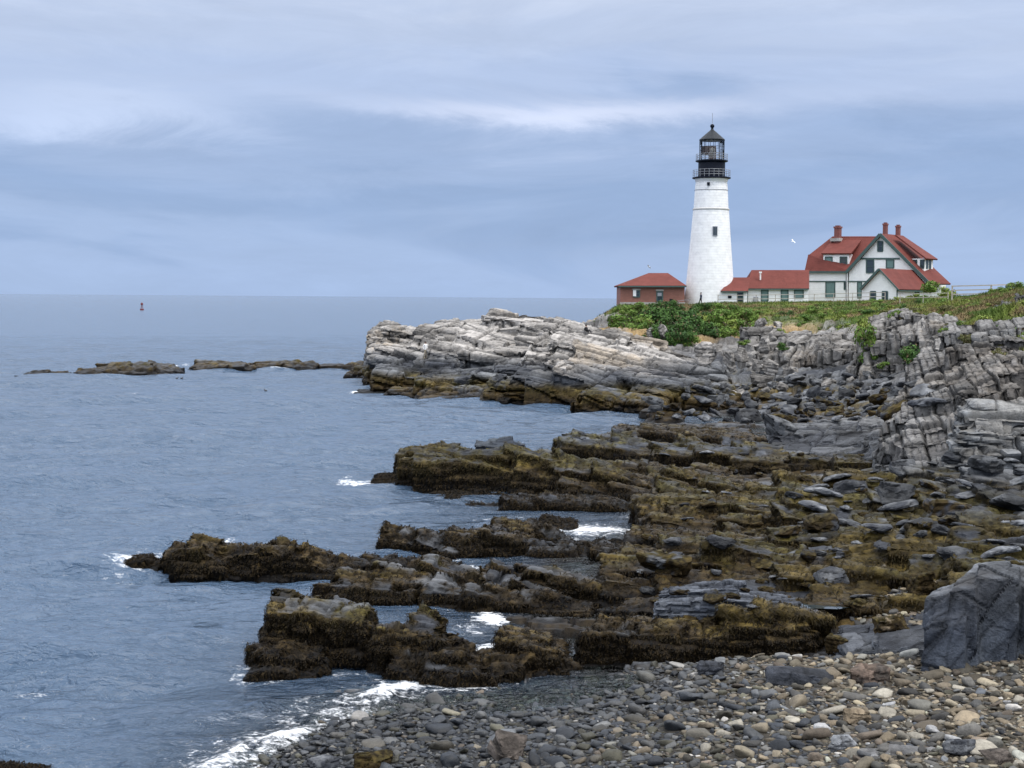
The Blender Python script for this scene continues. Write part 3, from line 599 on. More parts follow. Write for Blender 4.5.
rock_mass('rock_outcrop', 'grey rock outcrop breaking through the grass at the right edge, above the rock shoulder', 'rock outcrop', [
    (990, [(322, 100), (312, 101), (306, 104)]), (1015, [(322, 99), (304, 101), (298, 105)]), (1050, [(320, 98), (298, 101), (292, 106)])],
    cell=(1.8, 1.4), voxel=.1, zbot=6.5, basis=bed_basis(60, 70), yaw=-20, jit=.3, tilt=.2, size=(2.2, 1.4, .8), amp=.4, amp2=.3, fine=.14, seed=73, weedk=-2, weedtop=.6, palek=.15, flat=True)
rock_mass('sea_rock', 'olive weedy rock just showing at the bottom left corner', 'rock', [(-25, [(790, z0), (775, 27.4), (770, 28.2)]), (20, [(790, z0), (773, 27.3), (769, 28.2)]), (62, [(792, z0), (780, 27.2), (775, 28)])], cell=(.7, .5), voxel=.05, zbot=-.8, jit=.08, seed=39, weedk=1.8, weedtop=2.6, weed=5000, group='rocks awash off the ledges', flatk=.5)
# ------------------------------------------------------------------ sea
WA = np.radians(np.linspace(-31, 31, 820)); WR = np.exp(np.linspace(math.log(17), math.log(420), 900))
wa, wr = np.meshgrid(WA, WR); wx = (wr * np.sin(wa)).ravel(); wy = (wr * np.cos(wa)).ravel(); wrr = wr.ravel()
rw = np.random.default_rng(5); wz = np.zeros(len(wx))
for k in range(46):
    lam = 0.9 * 1.062 ** k * rw.uniform(.9, 1.1); th = math.radians(rw.normal(-68, 24)); amp = .0085 * lam ** .86
    amp *= 1.0
    kx, ky = math.cos(th) * 2 * math.pi / lam, math.sin(th) * 2 * math.pi / lam
    ph = wx * kx + wy * ky + rw.uniform(0, 6.28) + 1.1 * np.sin(wx * .05 * rw.uniform(.5, 2) + wy * .07 * rw.uniform(.5, 2) + rw.uniform(0, 6))
    res = 1 - ss(.22, .5, wrr * .0036 / lam)
    wz += res * amp * (np.sin(ph) + .32 * np.cos(2 * ph))
WP3 = np.stack([wx, wy, np.zeros(len(wx))], 1)
gust = fbm(WP3 / np.array((26, 11, 1)), 3, 200)
wz *= (.85 + .55 * ss(-.3, .4, gust))
wdep = -TH(wx, wy)
calm = ss(-.1, 2.0, wdep)
wz *= .3 + .7 * calm
wz *= 1 - ss(130, 400, wrr)
# surf: nearness to rock at the water line
cell_s = .25; x0s, y0s = -46, 24; nxs, nys = 480, 720
occ = np.zeros((nys, nxs), np.float32)
sp_all = np.concatenate(SHORE_PTS)
ix = ((sp_all[:, 0] - x0s) / cell_s).astype(int); iy = ((sp_all[:, 1] - y0s) / cell_s).astype(int)
ok = (ix >= 0) & (ix < nxs) & (iy >= 0) & (iy < nys); occ[iy[ok], ix[ok]] = 1
def blur(a, n):
    for _ in range(n):
        a = (np.roll(a, 1, 0) + np.roll(a, -1, 0) + a) / 3; a = (np.roll(a, 1, 1) + np.roll(a, -1, 1) + a) / 3
    return a
near = np.clip(blur(occ, 3) * 2.6, 0, 1); wide = np.clip(blur(occ, 14) * 3.0, 0, 1)
def look(a, x, y):
    i = np.clip(((x - x0s) / cell_s).astype(int), 0, nxs - 1); j = np.clip(((y - y0s) / cell_s).astype(int), 0, nys - 1)
    inside = (x > x0s) & (x < x0s + nxs * cell_s) & (y > y0s) & (y < y0s + nys * cell_s)
    return a[j, i] * inside
FP = np.stack([wx, wy, np.full(len(wx), 3.3)], 1)
fn1 = fbm(FP / np.array((.9, 1.3, 1)), 4, 210); fn2 = fbm(FP / 4., 3, 214)
foam = look(near, wx, wy) * ss(.10, .5, fn2) * .62 + look(wide, wx, wy) * ss(.05, .6, fn2) * .46
PATCH = [(150, 555, 50, 4, .62), (120, 573, 34, 3, .62), (320, 556, 60, 3, .5), (270, 676, 40, 4, .5), (420, 690, 40, 5, .62), (300, 590, 30, 4, .4), (500, 523, 40, 3, .55), (700, 428, 50, 3, .5), (28, 684, 30, 7, .8), (8, 690, 20, 5, .7), (135, 562, 32, 6, .9), (110, 569, 20, 4, .5), (235, 536, 22, 3, .7), (225, 553, 10, 6, .9), (360, 482, 26, 5, 1.1), (345, 478, 10, 4, .8), (455, 567, 20, 5, 1.15), (440, 572, 14, 3, .8), (330, 552, 40, 3, .5),
         (492, 620, 24, 11, 1.25), (470, 632, 24, 8, .7), (486, 650, 16, 8, 1.0), (402, 684, 36, 8, 1.1), (350, 668, 40, 5, .6), (255, 660, 18, 5, .75), (590, 530, 50, 7, .95), (640, 520, 26, 5, .9), (560, 538, 30, 3, .7), (480, 533, 30, 3, .5), (175, 367, 6, 3, 1.2), (120, 376, 10, 1, .8),
         (600, 412, 60, 4, .45), (560, 440, 40, 4, .45), (520, 520, 30, 3, .45), (174, 481, 5, 2, .6), (130, 393, 12, 1.5, .5), (100, 301, 3, .5, .9), (205, 302, 3, .4, .8), (117, 299, 2, .4, .8)]
for px, py, rx, ry, st in PATCH:
    c = gp(px, py, 0); ex = gp(px + rx, py, 0)[0] - c[0]; ey = (gp(px, py - ry, 0)[1] - gp(px, py + ry, 0)[1]) / 2
    g = np.exp(-(((wx - c[0]) / ex) ** 2 + ((wy - c[1]) / ey) ** 2))
    foam = np.maximum(foam, 1.15 * st * g * (.75 + .5 * np.clip(fn1, -.5, .5)))
crest = np.array([gp(*q, 0.05)[:2] for q in [(150, 790), (215, 767), (262, 745), (300, 733), (325, 718), (368, 703), (386, 696)]])
dmin = np.full(len(wx), 9.)
nearm = wrr < 45
qx, qy = wx[nearm], wy[nearm]; dm = np.full(len(qx), 9.)
for a, b in zip(crest[:-1], crest[1:]):
    t = np.clip(((qx - a[0]) * (b[0] - a[0]) + (qy - a[1]) * (b[1] - a[1])) / ((b - a) ** 2).sum(), 0, 1)
    dm = np.minimum(dm, np.hypot(qx - a[0] - t * (b[0] - a[0]), qy - a[1] - t * (b[1] - a[1])))
dmin[nearm] = dm + .22 * fn1[nearm] + .12 * fn2[nearm]
cr_ = np.exp(-(dmin / .62) ** 2); foam = np.maximum(foam, cr_ * (.70 + 1.0 * fn1)); foam = np.maximum(foam, np.exp(-(dmin / 1.6) ** 2) * .56)
wz += .10 * np.exp(-(dmin / .45) ** 2) * np.clip(1 + 2.2 * fn1, 0, 3) + .10 * np.clip(foam, 0, 1) * np.clip(.4 + fn1 * 1.6, 0, 1)
alpha = 1 - np.exp(-np.clip(wdep + .03, 0, 9) * 1.5)
wz -= .0 * alpha
WV = np.stack([wx, wy, wz], 1)
nr_, na_ = len(WR), len(WA)
ii = (np.arange(nr_ - 1)[:, None] * na_ + np.arange(na_ - 1)[None, :]).ravel()
F1 = np.stack([ii, ii + 1, ii + na_ + 1, ii + na_], 1)
# open sea out to the horizon
R2 = np.exp(np.linspace(math.log(420), math.log(36000), 60))[1:]
a2, r2 = np.meshgrid(WA, R2); V2 = np.stack([(r2 * np.sin(a2)).ravel(), (r2 * np.cos(a2)).ravel(), np.zeros(r2.size)], 1)
base = (nr_ - 1) * na_; n2 = len(R2)
ii = (base + np.arange(n2)[:, None] * na_ + np.arange(na_ - 1)[None, :]).ravel()
F2 = np.stack([ii, ii + 1, ii + na_ + 1, ii + na_], 1)
WVall = np.concatenate([WV, V2])
foam_all = np.concatenate([foam, np.zeros(len(V2))]); al_all = np.concatenate([alpha, np.ones(len(V2))])
sme = npmesh('sea', WVall, np.concatenate([F1, F2]), None, None, True, {'Foam': foam_all, 'Deep': al_all, 'Chop': np.concatenate([ss(60, 420, wrr), np.ones(len(V2))])})
m, nt, b = new_mat('seawater')
b.inputs['Base Color'].default_value = (.058, .098, .158, 1); b.inputs['Roughness'].default_value = .12; b.inputs['IOR'].default_value = 1.333
ch_ = N(nt, 'ShaderNodeAttribute', attribute_name='Chop'); nt.links.new(maprange(nt, ch_.outputs['Fac'], 0, 1, .09, .17), b.inputs['Roughness'])
geo = N(nt, 'ShaderNodeNewGeometry')
def wnoise(sx, sy, scale, det, rough, rot=0):
    mp = N(nt, 'ShaderNodeMapping'); mp.inputs['Scale'].default_value = (sx, sy, 1); mp.inputs['Rotation'].default_value = (0, 0, math.radians(rot)); nt.links.new(geo.outputs['Position'], mp.inputs[0])
    n = N(nt, 'ShaderNodeTexNoise'); n.inputs['Scale'].default_value = scale; n.inputs['Detail'].default_value = det; n.inputs['Roughness'].default_value = rough; n.inputs['Distortion'].default_value = .5
    nt.links.new(mp.outputs[0], n.inputs[0]); return n.outputs[0]
h1 = wnoise(.55, 1.0, .9, 4, .55, 18); h2 = wnoise(.7, 1, 3.6, 3, .6, -10); h3 = wnoise(.35, 1, .22, 4, .6, 12)
h4 = wnoise(.3, 1, .07, 4, .6, 8)
def mth(op, a, bb):
    n = N(nt, 'ShaderNodeMath', operation=op)
    for i, x in enumerate((a, bb)):
        if isinstance(x, (int, float)): n.inputs[i].default_value = x
        else: nt.links.new(x, n.inputs[i])
    return n.outputs[0]
hh = mth('ADD', mth('ADD', mth('MULTIPLY', h1, .62), mth('MULTIPLY', h2, .24)), mth('ADD', mth('MULTIPLY', h3, .9), mth('MULTIPLY', h4, 2.2)))
bp = N(nt, 'ShaderNodeBump'); bp.inputs['Strength'].default_value = 1; bp.inputs['Distance'].default_value = 1.0
nt.links.new(hh, bp.inputs['Height']); nt.links.new(bp.outputs[0], b.inputs['Normal'])
fa = N(nt, 'ShaderNodeAttribute', attribute_name='Foam'); da = N(nt, 'ShaderNodeAttribute', attribute_name='Deep')
f1 = wnoise(1, 1.2, 3.4, 8, .70); f2 = wnoise(1, 1.2, 11, 4, .7)
fs = mth('ADD', mth('ADD', fa.outputs['Fac'], mth('MULTIPLY', mth('SUBTRACT', f1, .5), 2.0)), mth('MULTIPLY', mth('SUBTRACT', f2, .5), 1.1))
fmask = maprange(nt, fs, .52, 1.02, 0, .95); 
fmask = mth('MULTIPLY', fmask, maprange(nt, fa.outputs['Fac'], .05, .3, 0, 1))
fd = N(nt, 'ShaderNodeBsdfDiffuse'); fd.inputs[0].default_value = (.82, .84, .86, 1)
tr_ = N(nt, 'ShaderNodeBsdfTransparent'); tr_.inputs[0].default_value = (.75, .86, .84, 1)
gl = N(nt, 'ShaderNodeBsdfGlossy'); gl.inputs['Roughness'].default_value = .1; nt.links.new(bp.outputs[0], gl.inputs['Normal'])
fr = N(nt, 'ShaderNodeFresnel'); fr.inputs[0].default_value = 1.333; nt.links.new(bp.outputs[0], fr.inputs['Normal'])
sh_ = N(nt, 'ShaderNodeMixShader'); nt.links.new(fr.outputs[0], sh_.inputs[0]); nt.links.new(tr_.outputs[0], sh_.inputs[1]); nt.links.new(gl.outputs[0], sh_.inputs[2])
mx1 = N(nt, 'ShaderNodeMixShader'); nt.links.new(da.outputs['Fac'], mx1.inputs[0]); nt.links.new(sh_.outputs[0], mx1.inputs[1]); nt.links.new(b.outputs[0], mx1.inputs[2])
mx2 = N(nt, 'ShaderNodeMixShader'); nt.links.new(fmask, mx2.inputs[0]); nt.links.new(mx1.outputs[0], mx2.inputs[1]); nt.links.new(fd.outputs[0], mx2.inputs[2])
nt.links.new(mx2.outputs[0], nt.nodes['Material Output'].inputs['Surface'])
sea = tag(link('sea', sme, m), kind='structure')
# the sea bed, so that the water never shows an edge
tag(link('seabed', npmesh('seabed', [(-30000, -50, -2.45), (30000, -50, -2.45), (30000, 40000, -2.45), (-30000, 40000, -2.45)], [(0, 1, 2, 3)]), plain('seabed_mud', (.05, .05, .045), .8)), kind='structure')
# ------------------------------------------------------------------ rockweed strands
def weed_strands(o, P, nn, wd, f, count, seed, flatk=.12, gold=1., length=(.05, .18), width=(.012, .028)):
    r = np.random.default_rng(seed + 500)
    a = P[f[:, 0]]; b = P[f[:, 1]]; c = P[f[:, 2]]; d = P[f[:, 3]]
    area = np.linalg.norm(np.cross(c - a, d - b), axis=1) / 2
    w = wd[f].mean(1); zc = P[f].mean(1)[:, 2]; fn = nn[f].mean(1)
    pr = area * np.clip(w - .25, 0, 1) * (zc > -.05) * (flatk * .7 + (1 - flatk * .7) * (1 - np.clip(fn[:, 2], 0, 1)) ** 1.5) * (fn[:, 1] < .55)
    if pr.sum() <= 0: return
    pick = r.choice(len(f), count, p=pr / pr.sum())
    u, v = r.random(count)[:, None], r.random(count)[:, None]
    q = (a[pick] * (1 - u) + b[pick] * u) * (1 - v) + (d[pick] * (1 - u) + c[pick] * u) * v
    n = fn[pick]; n /= np.linalg.norm(n, axis=1)[:, None] + 1e-6
    yk = q[:, 1:2].mean() / 36.
    L = r.uniform(*length, count)[:, None] * (yk ** .5); wdt = r.uniform(*width, count)[:, None] * yk
    down = np.array((0, 0, -1.)) - n * (-n[:, 2:3]); dl = np.linalg.norm(down, axis=1)[:, None]
    rndv = r.normal(0, 1, (count, 3)); rndv -= n * (rndv * n).sum(1)[:, None]; rndv /= np.linalg.norm(rndv, axis=1)[:, None] + 1e-6
    dirv = down * 1.2 + rndv * (.28 + .9 * (1 - np.clip(dl, 0, 1))); dirv /= np.linalg.norm(dirv, axis=1)[:, None] + 1e-6
    side = np.cross(dirv, n); side /= np.linalg.norm(side, axis=1)[:, None] + 1e-6
    p0 = q + n * .01; p1 = q + dirv * L * .5 + n * (.05 * r.random(count)[:, None] + .03); p2 = q + dirv * L + n * .02 + np.array((0, 0, -.06)) * L + rndv * .03
    V = np.stack([p0 - side * wdt * .5, p0 + side * wdt * .5, p1 + side * wdt * .6, p1 - side * wdt * .6, p2 + side * wdt * .25, p2 - side * wdt * .25], 1).reshape(-1, 3)
    k = np.arange(count)[:, None] * 6
    F = np.concatenate([k + np.array([[0, 1, 2, 3]]), k + np.array([[3, 2, 4, 5]])])
    hn = fbm(q / 1.1, 3, seed + 9); zz = q[:, 2]
    t = ss(.55, 1.75, zz + .9 * hn + .3 * r.normal(0, .6, count)) * (.3 + .7 * np.clip(n[:, 2] + .35, 0, 1))  # strands on steep faces stay near-black: shade carried by their colour
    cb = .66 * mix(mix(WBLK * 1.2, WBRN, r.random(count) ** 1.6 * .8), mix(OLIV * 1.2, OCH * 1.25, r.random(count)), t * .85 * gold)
    col = np.repeat(cb * r.uniform(.6, 1.5, count)[:, None], 6, 0)
    org = np.array(o.location)
    s_ = link('rockweed', npmesh('rockweed', V - org, F, col, None, False), M_WEED, o); tag(s_, kind='stuff')
for job in WEED_JOBS: weed_strands(*job)
# ------------------------------------------------------------------ loose rock
def boulder_mesh(name, seed, dims, res=13, amp=.05, angular=True, colf=None, npts=16, smooth=False):
    r = np.random.default_rng(seed); bm = bmesh.new()
    pts = r.uniform(-.5, .5, (npts, 3)); s = np.abs(pts).max(1, keepdims=True); pts = pts / (s * 2) * r.uniform(.82, 1.0, (npts, 1))
    for p in pts: bm.verts.new(p * np.array(dims))
    bmesh.ops.convex_hull(bm, input=bm.verts)
    bm.verts.ensure_lookup_table()
    loose = [v for v in bm.verts if not v.link_faces]; bmesh.ops.delete(bm, geom=loose, context='VERTS')
    bm.verts.index_update(); V = np.array([v.co[:] for v in bm.verts]); F = [tuple(v.index for v in f.verts) for f in bm.faces]; bm.free()
    m_ = max(dims)
    v, nn, f = voxel_union(V, F, m_ / res)
    Bb = bed_basis(r.uniform(0, 90), r.uniform(0, 30))
    d, v1, c1 = fracture(v + r.uniform(0, 50, 3), Bb, (m_ * .6, m_ * .4, m_ * .16), amp * m_, amp * m_ * .6, seed, .3, m_ / res)
    v = v + nn * (d + amp * .8 * m_ * fbm(v / m_ * 3.5 + seed, 4, seed))[:, None]
    col = colf(v, nn, v1, c1, seed) if colf else np.tile(GREY, (len(v), 1)) * (1 + .5 * v1 - .4 * c1)[:, None]
    return npmesh(name, v, f, col, np.full(len(v), .7), smooth)
def cf_grey(base, second, lo=-.2, hi=.3):
    def g(v, nn, v1, c1, seed):
        m_ = np.abs(v).max(); n = fbm(v / m_ * 2.2 + seed, 4, seed + 3)
        return mix(np.array(base), np.array(second), ss(lo, hi, n + .4 * v1)) * (1 + .4 * v1 - .55 * c1)[:, None]
    return g
def cf_weed(rock, cover=.6):
    def g(v, nn, v1, c1, seed):
        m_ = np.abs(v).max(); n = fbm(v / m_ * 2.4 + seed, 4, seed + 3); n2 = fbm(v / m_ * 8 + seed, 3, seed + 5)
        w = ss(.0, .15, n + cover - .35)
        wc = mix(WBRN * .8, mix(OLIV, OCH, ss(-.1, .5, n)), ss(.1, 1.1, nn[:, 2] + n2) * .6)
        return mix(np.array(rock) * (1 + .4 * v1)[:, None], wc * np.clip(.8 + 1.6 * n2, .2, 2)[:, None], w)
    return g
KINDS = {
    'dark': [boulder_mesh('boulder', 100 + i, (1, .8, .62), colf=cf_grey(DARK * .8, GREY * .55)) for i in range(5)],
    'grey': [boulder_mesh('boulder', 120 + i, (1, .75, .55), colf=cf_grey(GREY * .4, GREY * .85)) for i in range(5)],
    'pale': [boulder_mesh('boulder', 140 + i, (1, .8, .6), colf=cf_grey(PALE * .4, PALE * .75)) for i in range(4)],
    'weed': [boulder_mesh('boulder', 160 + i, (1, .8, .5), colf=cf_weed(DARK, .6), amp=.07) for i in range(5)],
    'slab': [boulder_mesh('rock_slab', 180 + i, (1, .62, .26), colf=cf_grey(DARK * 1.3, GREY * 1.1), amp=.04) for i in range(4)],
}
def place(me, name, p, size, rz, tiltx=0, tilty=0, sz=1.0):
    o = link(name, me, M_BOULD if not me.materials else None)
    o.location = tuple(p); o.rotation_euler = (tiltx, tilty, rz); o.scale = (size, size, size * sz); return o
# heap of boulders in the cove below the cliffs: set down on whatever rock lies there
bpy.context.view_layer.update()
_DG = bpy.context.evaluated_depsgraph_get()
from mathutils.bvhtree import BVHTree
def ray_hit(px, py, near=5):
    d = ray(px, py); d = d / np.linalg.norm(d); hit, loc, *_ = S.ray_cast(_DG, Vector((0, 0, CAMZ)) + Vector(d) * near, Vector(d)); return np.array(loc) if hit else None
def drop(x, y):
    hit, loc, nrm, *_ = S.ray_cast(_DG, Vector((x, y, 30)), Vector((0, 0, -1))); return loc[2] if hit else TH(x, y)[0]
rb = np.random.default_rng(21)
LAB = {
 'cove': {'dark': 'dark angular boulder among the heap in the cove below the cliffs', 'grey': 'mid grey angular boulder among the heap in the cove below the cliffs', 'pale': 'pale dry boulder at the upper edge of the heap in the cove', 'weed': 'weed-covered boulder in the lower heap of the cove', 'slab': 'flat grey slab lying among the boulders of the cove'},
 'slope': {'dark': 'dark broken block in the tumbled slope below the rock shoulder', 'grey': 'grey broken block in the tumbled slope below the rock shoulder', 'slab': 'flat slab in the tumbled slope below the rock shoulder', 'weed': 'weedy block at the lower edge of the tumbled slope'},
 'platform': {'dark': 'dark loose block strewn on the weedy tidal platform', 'grey': 'grey loose block strewn on the weedy tidal platform', 'slab': 'flat bare slab strewn on the weedy tidal platform', 'weed': 'small weed-covered block strewn on the tidal platform'}}
GRP = {'cove': 'boulders heaped in the cove: ', 'slope': 'blocks tumbled below the rock shoulder: ', 'platform': 'blocks strewn on the platform: '}
n_b = 0; n_s = 0; taken = {}
def settle(px, py, s, kd, where, rz, ti, sz=1.0, k=.42, sink=.16):
    """one loose block on the surface under that sight line, unless another lies there"""
    global n_b, n_s
    slabk = kd == 'slab'
    if (slabk and n_s >= 280) or (not slabk and n_b >= 255): return False
    p = ray_hit(px, py)
    if p is None or p[2] < .0 or p[1] > 175: return False
    x, y = p[0], p[1] + .1 * s; g = 2.2; ci, cj = int(x // g), int(y // g)
    for a in (-1, 0, 1):
        for b_ in (-1, 0, 1):
            for qx_, qy_, qs in taken.get((ci + a, cj + b_), ()):
                if math.hypot(qx_ - x, qy_ - y) < k * (s + qs): return False
    taken.setdefault((ci, cj), []).append((x, y, s))
    z = min(drop(x - .25 * s, y), drop(x + .25 * s, y), drop(x, y)); z = max(z, p[2] - .25 * s)
    me = KINDS[kd][rb.integers(len(KINDS[kd]))]
    o = place(me, me.name.split('.')[0], (x, y, z + sink * s), s, rz, rb.uniform(-ti, ti), rb.uniform(-ti, ti), sz)
    tag(o, LAB[where][kd], 'boulder' if not slabk else 'rock slab', GRP[where] + kd)
    if slabk: n_s += 1
    else: n_b += 1
    return True
for smin, smax, tries in ((1.7, 2.4, 60), (1.1, 1.7, 260), (.7, 1.1, 800)):
    for _ in range(tries):
        px, py = rb.uniform(650, 945), rb.uniform(370, 428)
        lo = np.interp(px, [650, 680, 740, 800, 870, 930, 945], [404, 398, 386, 376, 372, 384, 400]); hi = np.interp(px, [650, 700, 760, 860, 930, 945], [418, 421, 423, 422, 416, 412])
        if not lo < py < hi: continue
        t = (py - lo) / (hi - lo)
        kd = rb.choice(['pale', 'grey', 'grey', 'slab']) if t < .28 else (rb.choice(['grey', 'dark', 'dark', 'slab', 'slab', 'weed']) if t < .6 else rb.choice(['weed', 'weed', 'dark', 'slab']))
        settle(px, py, rb.uniform(smin, smax), kd, 'cove', rb.uniform(0, 6.28), .35)
n_cove = n_b
for smin, smax, tries in ((1.1, 1.8, 60), (.6, 1.1, 180), (.35, .6, 120)):
    for _ in range(tries):
        px, py = rb.uniform(800, 1050), rb.uniform(456, 560)
        if py < np.interp(px, [800, 900, 1050], [490, 464, 460]): continue
        kd = rb.choice(['dark', 'grey', 'slab', 'slab', 'slab', 'weed'] if py > 490 else ['dark', 'grey', 'slab', 'slab', 'slab'])
        settle(px, py, rb.uniform(smin, smax), kd, 'slope', rb.uniform(-.5, .5) + (3.14 if rb.random() < .5 else 0), .3, .8)
for smin, smax, tries in ((.7, 1.2, 30), (.3, .7, 110)):
    for _ in range(tries):
        px, py = rb.uniform(560, 900), rb.uniform(455, 606)
        if px < np.interp(py, [455, 470, 540, 600], [640, 700, 640, 640]): continue
        settle(px, py, rb.uniform(smin, smax), rb.choice(['weed', 'weed', 'weed', 'slab', 'slab', 'dark']), 'platform', rb.uniform(-.4, .4), .22, .7, .42, .08)
# single boulders with a look of their own
def hero(px, py, wpx, dims, seed, colf, label, rz=0, tx=0, ty=0, sink=.3, amp=.05, res=22, cat='boulder', name='boulder', npts=16):
    p = ray_hit(px, py) if py < 768 else gp(px, py, TZ(*gp(px, py, .5)[:2])[0]); p = gp(px, py, .5) if p is None else p; w = wpx * p[1] / FPX
    me = boulder_mesh(name, seed, tuple(w * np.array(dims)), res, amp, colf=colf, npts=npts)
    h = w * dims[2]
    o = link(name, me, M_NEAR); o.location = (p[0], p[1] + w * dims[1] * .35, p[2] + h * (.5 - sink)); o.rotation_euler = (tx, ty, rz)
    return tag(o, label, cat)
BRN = np.array((.058, .049, .042))
hero(512, 760, 46, (1, .8, .72), 300, cf_grey(BRN, BRN * 2.0), 'large brownish boulder with a weedy skirt standing in the wet cobbles by the surf', .4, .2, .25)
hero(372, 770, 44, (1, .8, .55), 301, cf_weed(DARK, .9), 'weed-covered brown boulder at the bottom edge where the waves run up', 0, amp=.07)
hero(318, 776, 40, (1, .7, .6), 302, cf_grey(DARK, GREY), 'dark grey angular boulder at the bottom edge beside a weed-covered one', .5)
hero(872, 684, 50, (1, .6, .48), 303, cf_grey(BRN, np.array((.15, .11, .085))), 'reddish-brown angular boulder below the low weathered slab', -.1, .1, -.1)
hero(925, 594, 34, (1, .9, 1.05), 304, cf_weed(DARK, 1.0), 'tall shaggy weed-covered lump left of the large upright outcrop', 0, amp=.08)
hero(862, 614, 36, (1, .8, .6), 305, cf_weed(DARK, 1.0), 'round brown weed-covered lump beside the pale rain pool', 0, amp=.08)
hero(893, 630, 42, (1, .7, .5), 306, cf_weed(TAN * .8, .75), 'olive weedy boulder in the patch of small tan stones', .2, amp=.07)
hero(838, 652, 26, (1, .8, .9), 307, cf_weed(DARK, .9), 'tuft-like weedy stone at the left end of the low weathered slab', .2, amp=.08)
hero(800, 684, 80, (1, .45, .30), 308, cf_grey(DARK * .9, DARK * 1.5), 'smooth wet blue-black slab under the hanging weed, at the top of the cobbles', -.1, .1, .12, amp=.02)
hero(712, 676, 34, (1, .6, .6), 309, cf_grey(DARK, DARK * 1.8), 'small wet black block under the curtain of hanging weed', .1)
hero(960, 756, 38, (1, .8, .6), 310, cf_grey(DARK * 1.2, GREY * .9), 'smooth dark grey boulder in the tan cobbles near the bottom right corner', .3, amp=.02)
hero(1000, 764, 34, (1, .7, .55), 311, cf_grey(BRN, BRN * 1.6), 'brown-grey boulder right of a smooth dark grey one', .3, amp=.03)
hero(858, 724, 30, (1, .8, .75), 312, cf_grey(TAN * .5, TAN * .8), 'squat olive-tan boulder half way down the cobble beach', .2)
hero(840, 752, 34, (1, .7, .6), 313, cf_grey(GREY * .8, GREY * 1.4), 'grey broken boulder above the long mottled slab', .5)
hero(640, 573, 10, (1, .6, .5), 314, cf_grey(GREY, GREY * 1.5), 'little grey block on the weedy platform', 0)
hero(664, 574, 58, (1, .55, .50), 315, cf_weed(GREY * .75, .7), 'tilted grey slab with a weedy lower side on the platform behind the broad brown ledge', -.25, .35, .25, amp=.05)
hero(778, 436, 44, (1, .7, .6), 316, cf_grey(GREY * .7, GREY * 1.3), 'blue-grey leaning slab at the left end of the smooth tan-topped ledge', .3, .2, .3)
# pale fallen blocks at the foot of the bushes
for i, (px, py, w, dm, lab) in enumerate([(706, 364, 24, (1, .8, 1.05), 'large pale squared boulder fallen below the bushes'), (731, 371, 17, (1, .8, 1.3), 'pale pointed boulder beside the large squared one'), (742, 362, 17, (1, .8, 1.0), 'brownish block between pale fallen boulders'), (769, 376, 24, (1, .8, .8), 'broad pale block at the foot of the rock ribs'), (790, 378, 18, (1, .8, .7), 'pale block right of a broad one at the foot of the rock ribs'), (764, 354, 14, (1, .8, 1.5), 'upright pale flake leaning on the cliff above the fallen blocks'), (757, 372, 12, (1, .8, 1.2), 'narrow grey flake between two pale fallen blocks'), (718, 352, 12, (1, .9, .8), 'small pale block on the ochre soil slope'), (663, 340, 12, (1, .7, 1.6), 'tall grey block sticking out of the bank under the brick building'), (650, 342, 10, (1, .7, 1.6), 'narrow grey-tan block sticking out of the bank under the brick building'), (761, 325, 18, (1, .7, .7), 'round pale outcrop in the bank under the white annex'), (776, 326, 14, (1, .7, .6), 'small pale outcrop right of the round one under the white annex')]):
    Yb = 138 if py > 345 else (158 if px < 700 else 160)
    p = dp(px, py, Yb); wv = w * Yb / FPX
    o = link('boulder', boulder_mesh('boulder', 330 + i, tuple(wv * np.array(dm)), 18, .05, colf=cf_grey(PALE * .6, PALE * .95)), M_NEAR)
    o.location = (p[0], p[1], p[2] + wv * dm[2] * (.42 if i < 10 else .12)); o.rotation_euler = (.1, .12 * ((i % 3) - 1), .5 * i); tag(o, lab, 'boulder')

# ------------------------------------------------------------------ cobbles
def stone_proto(seed):
    r = np.random.default_rng(seed); bm = bmesh.new(); bmesh.ops.create_icosphere(bm, subdivisions=2, radius=1)
    V = np.array([v.co[:] for v in bm.verts]); F = np.array([[v.index for v in f.verts] for f in bm.faces]); bm.free()
    e = r.uniform(.5, .8); U = np.sign(V) * np.abs(V) ** e; U /= np.abs(U).max(0)
    for k in range(5):
        n = r.normal(0, 1, 3); n /= np.linalg.norm(n); d = r.uniform(.42, .8); q = U @ n; U = U - np.outer(np.clip(q - d, 0, 1) * .8, n)
    U = U * (1 + .10 * fbm(U * 1.1 + seed, 2, seed))[:, None]
    return U * np.array((1, r.uniform(.62, .9), r.uniform(.32, .52))) * .5, F
PROT = [stone_proto(400 + i) for i in range(12)]
def rough_proto(seed):
    r = np.random.default_rng(seed); me = boulder_mesh('tmp', seed, (1, r.uniform(.6, .85), r.uniform(.35, .55)), 8, .035, npts=13)
    V = np.array([v.co[:] for v in me.vertices]); q = np.array([list(p.vertices) for p in me.polygons]); bpy.data.meshes.remove(me)
    return V, np.concatenate([q[:, [0, 1, 2]], q[:, [0, 2, 3]]])
PROT += [rough_proto(420 + i) for i in range(10)]
rc = np.random.default_rng(33)
stones = []; grid = {}
def try_stone(x, y, s, k=.78):
    g = .35; gi, gj = int(x // g), int(y // g)
    for a in (-2, -1, 0, 1, 2):
        for b_ in (-2, -1, 0, 1, 2):
            for (qx_, qy_, qs) in grid.get((gi + a, gj + b_), ()):
                if (qx_ - x) ** 2 + (qy_ - y) ** 2 < (.5 * k * (s + qs)) ** 2: return False
    grid.setdefault((gi, gj), []).append((x, y, s)); stones.append((x, y, s)); return True
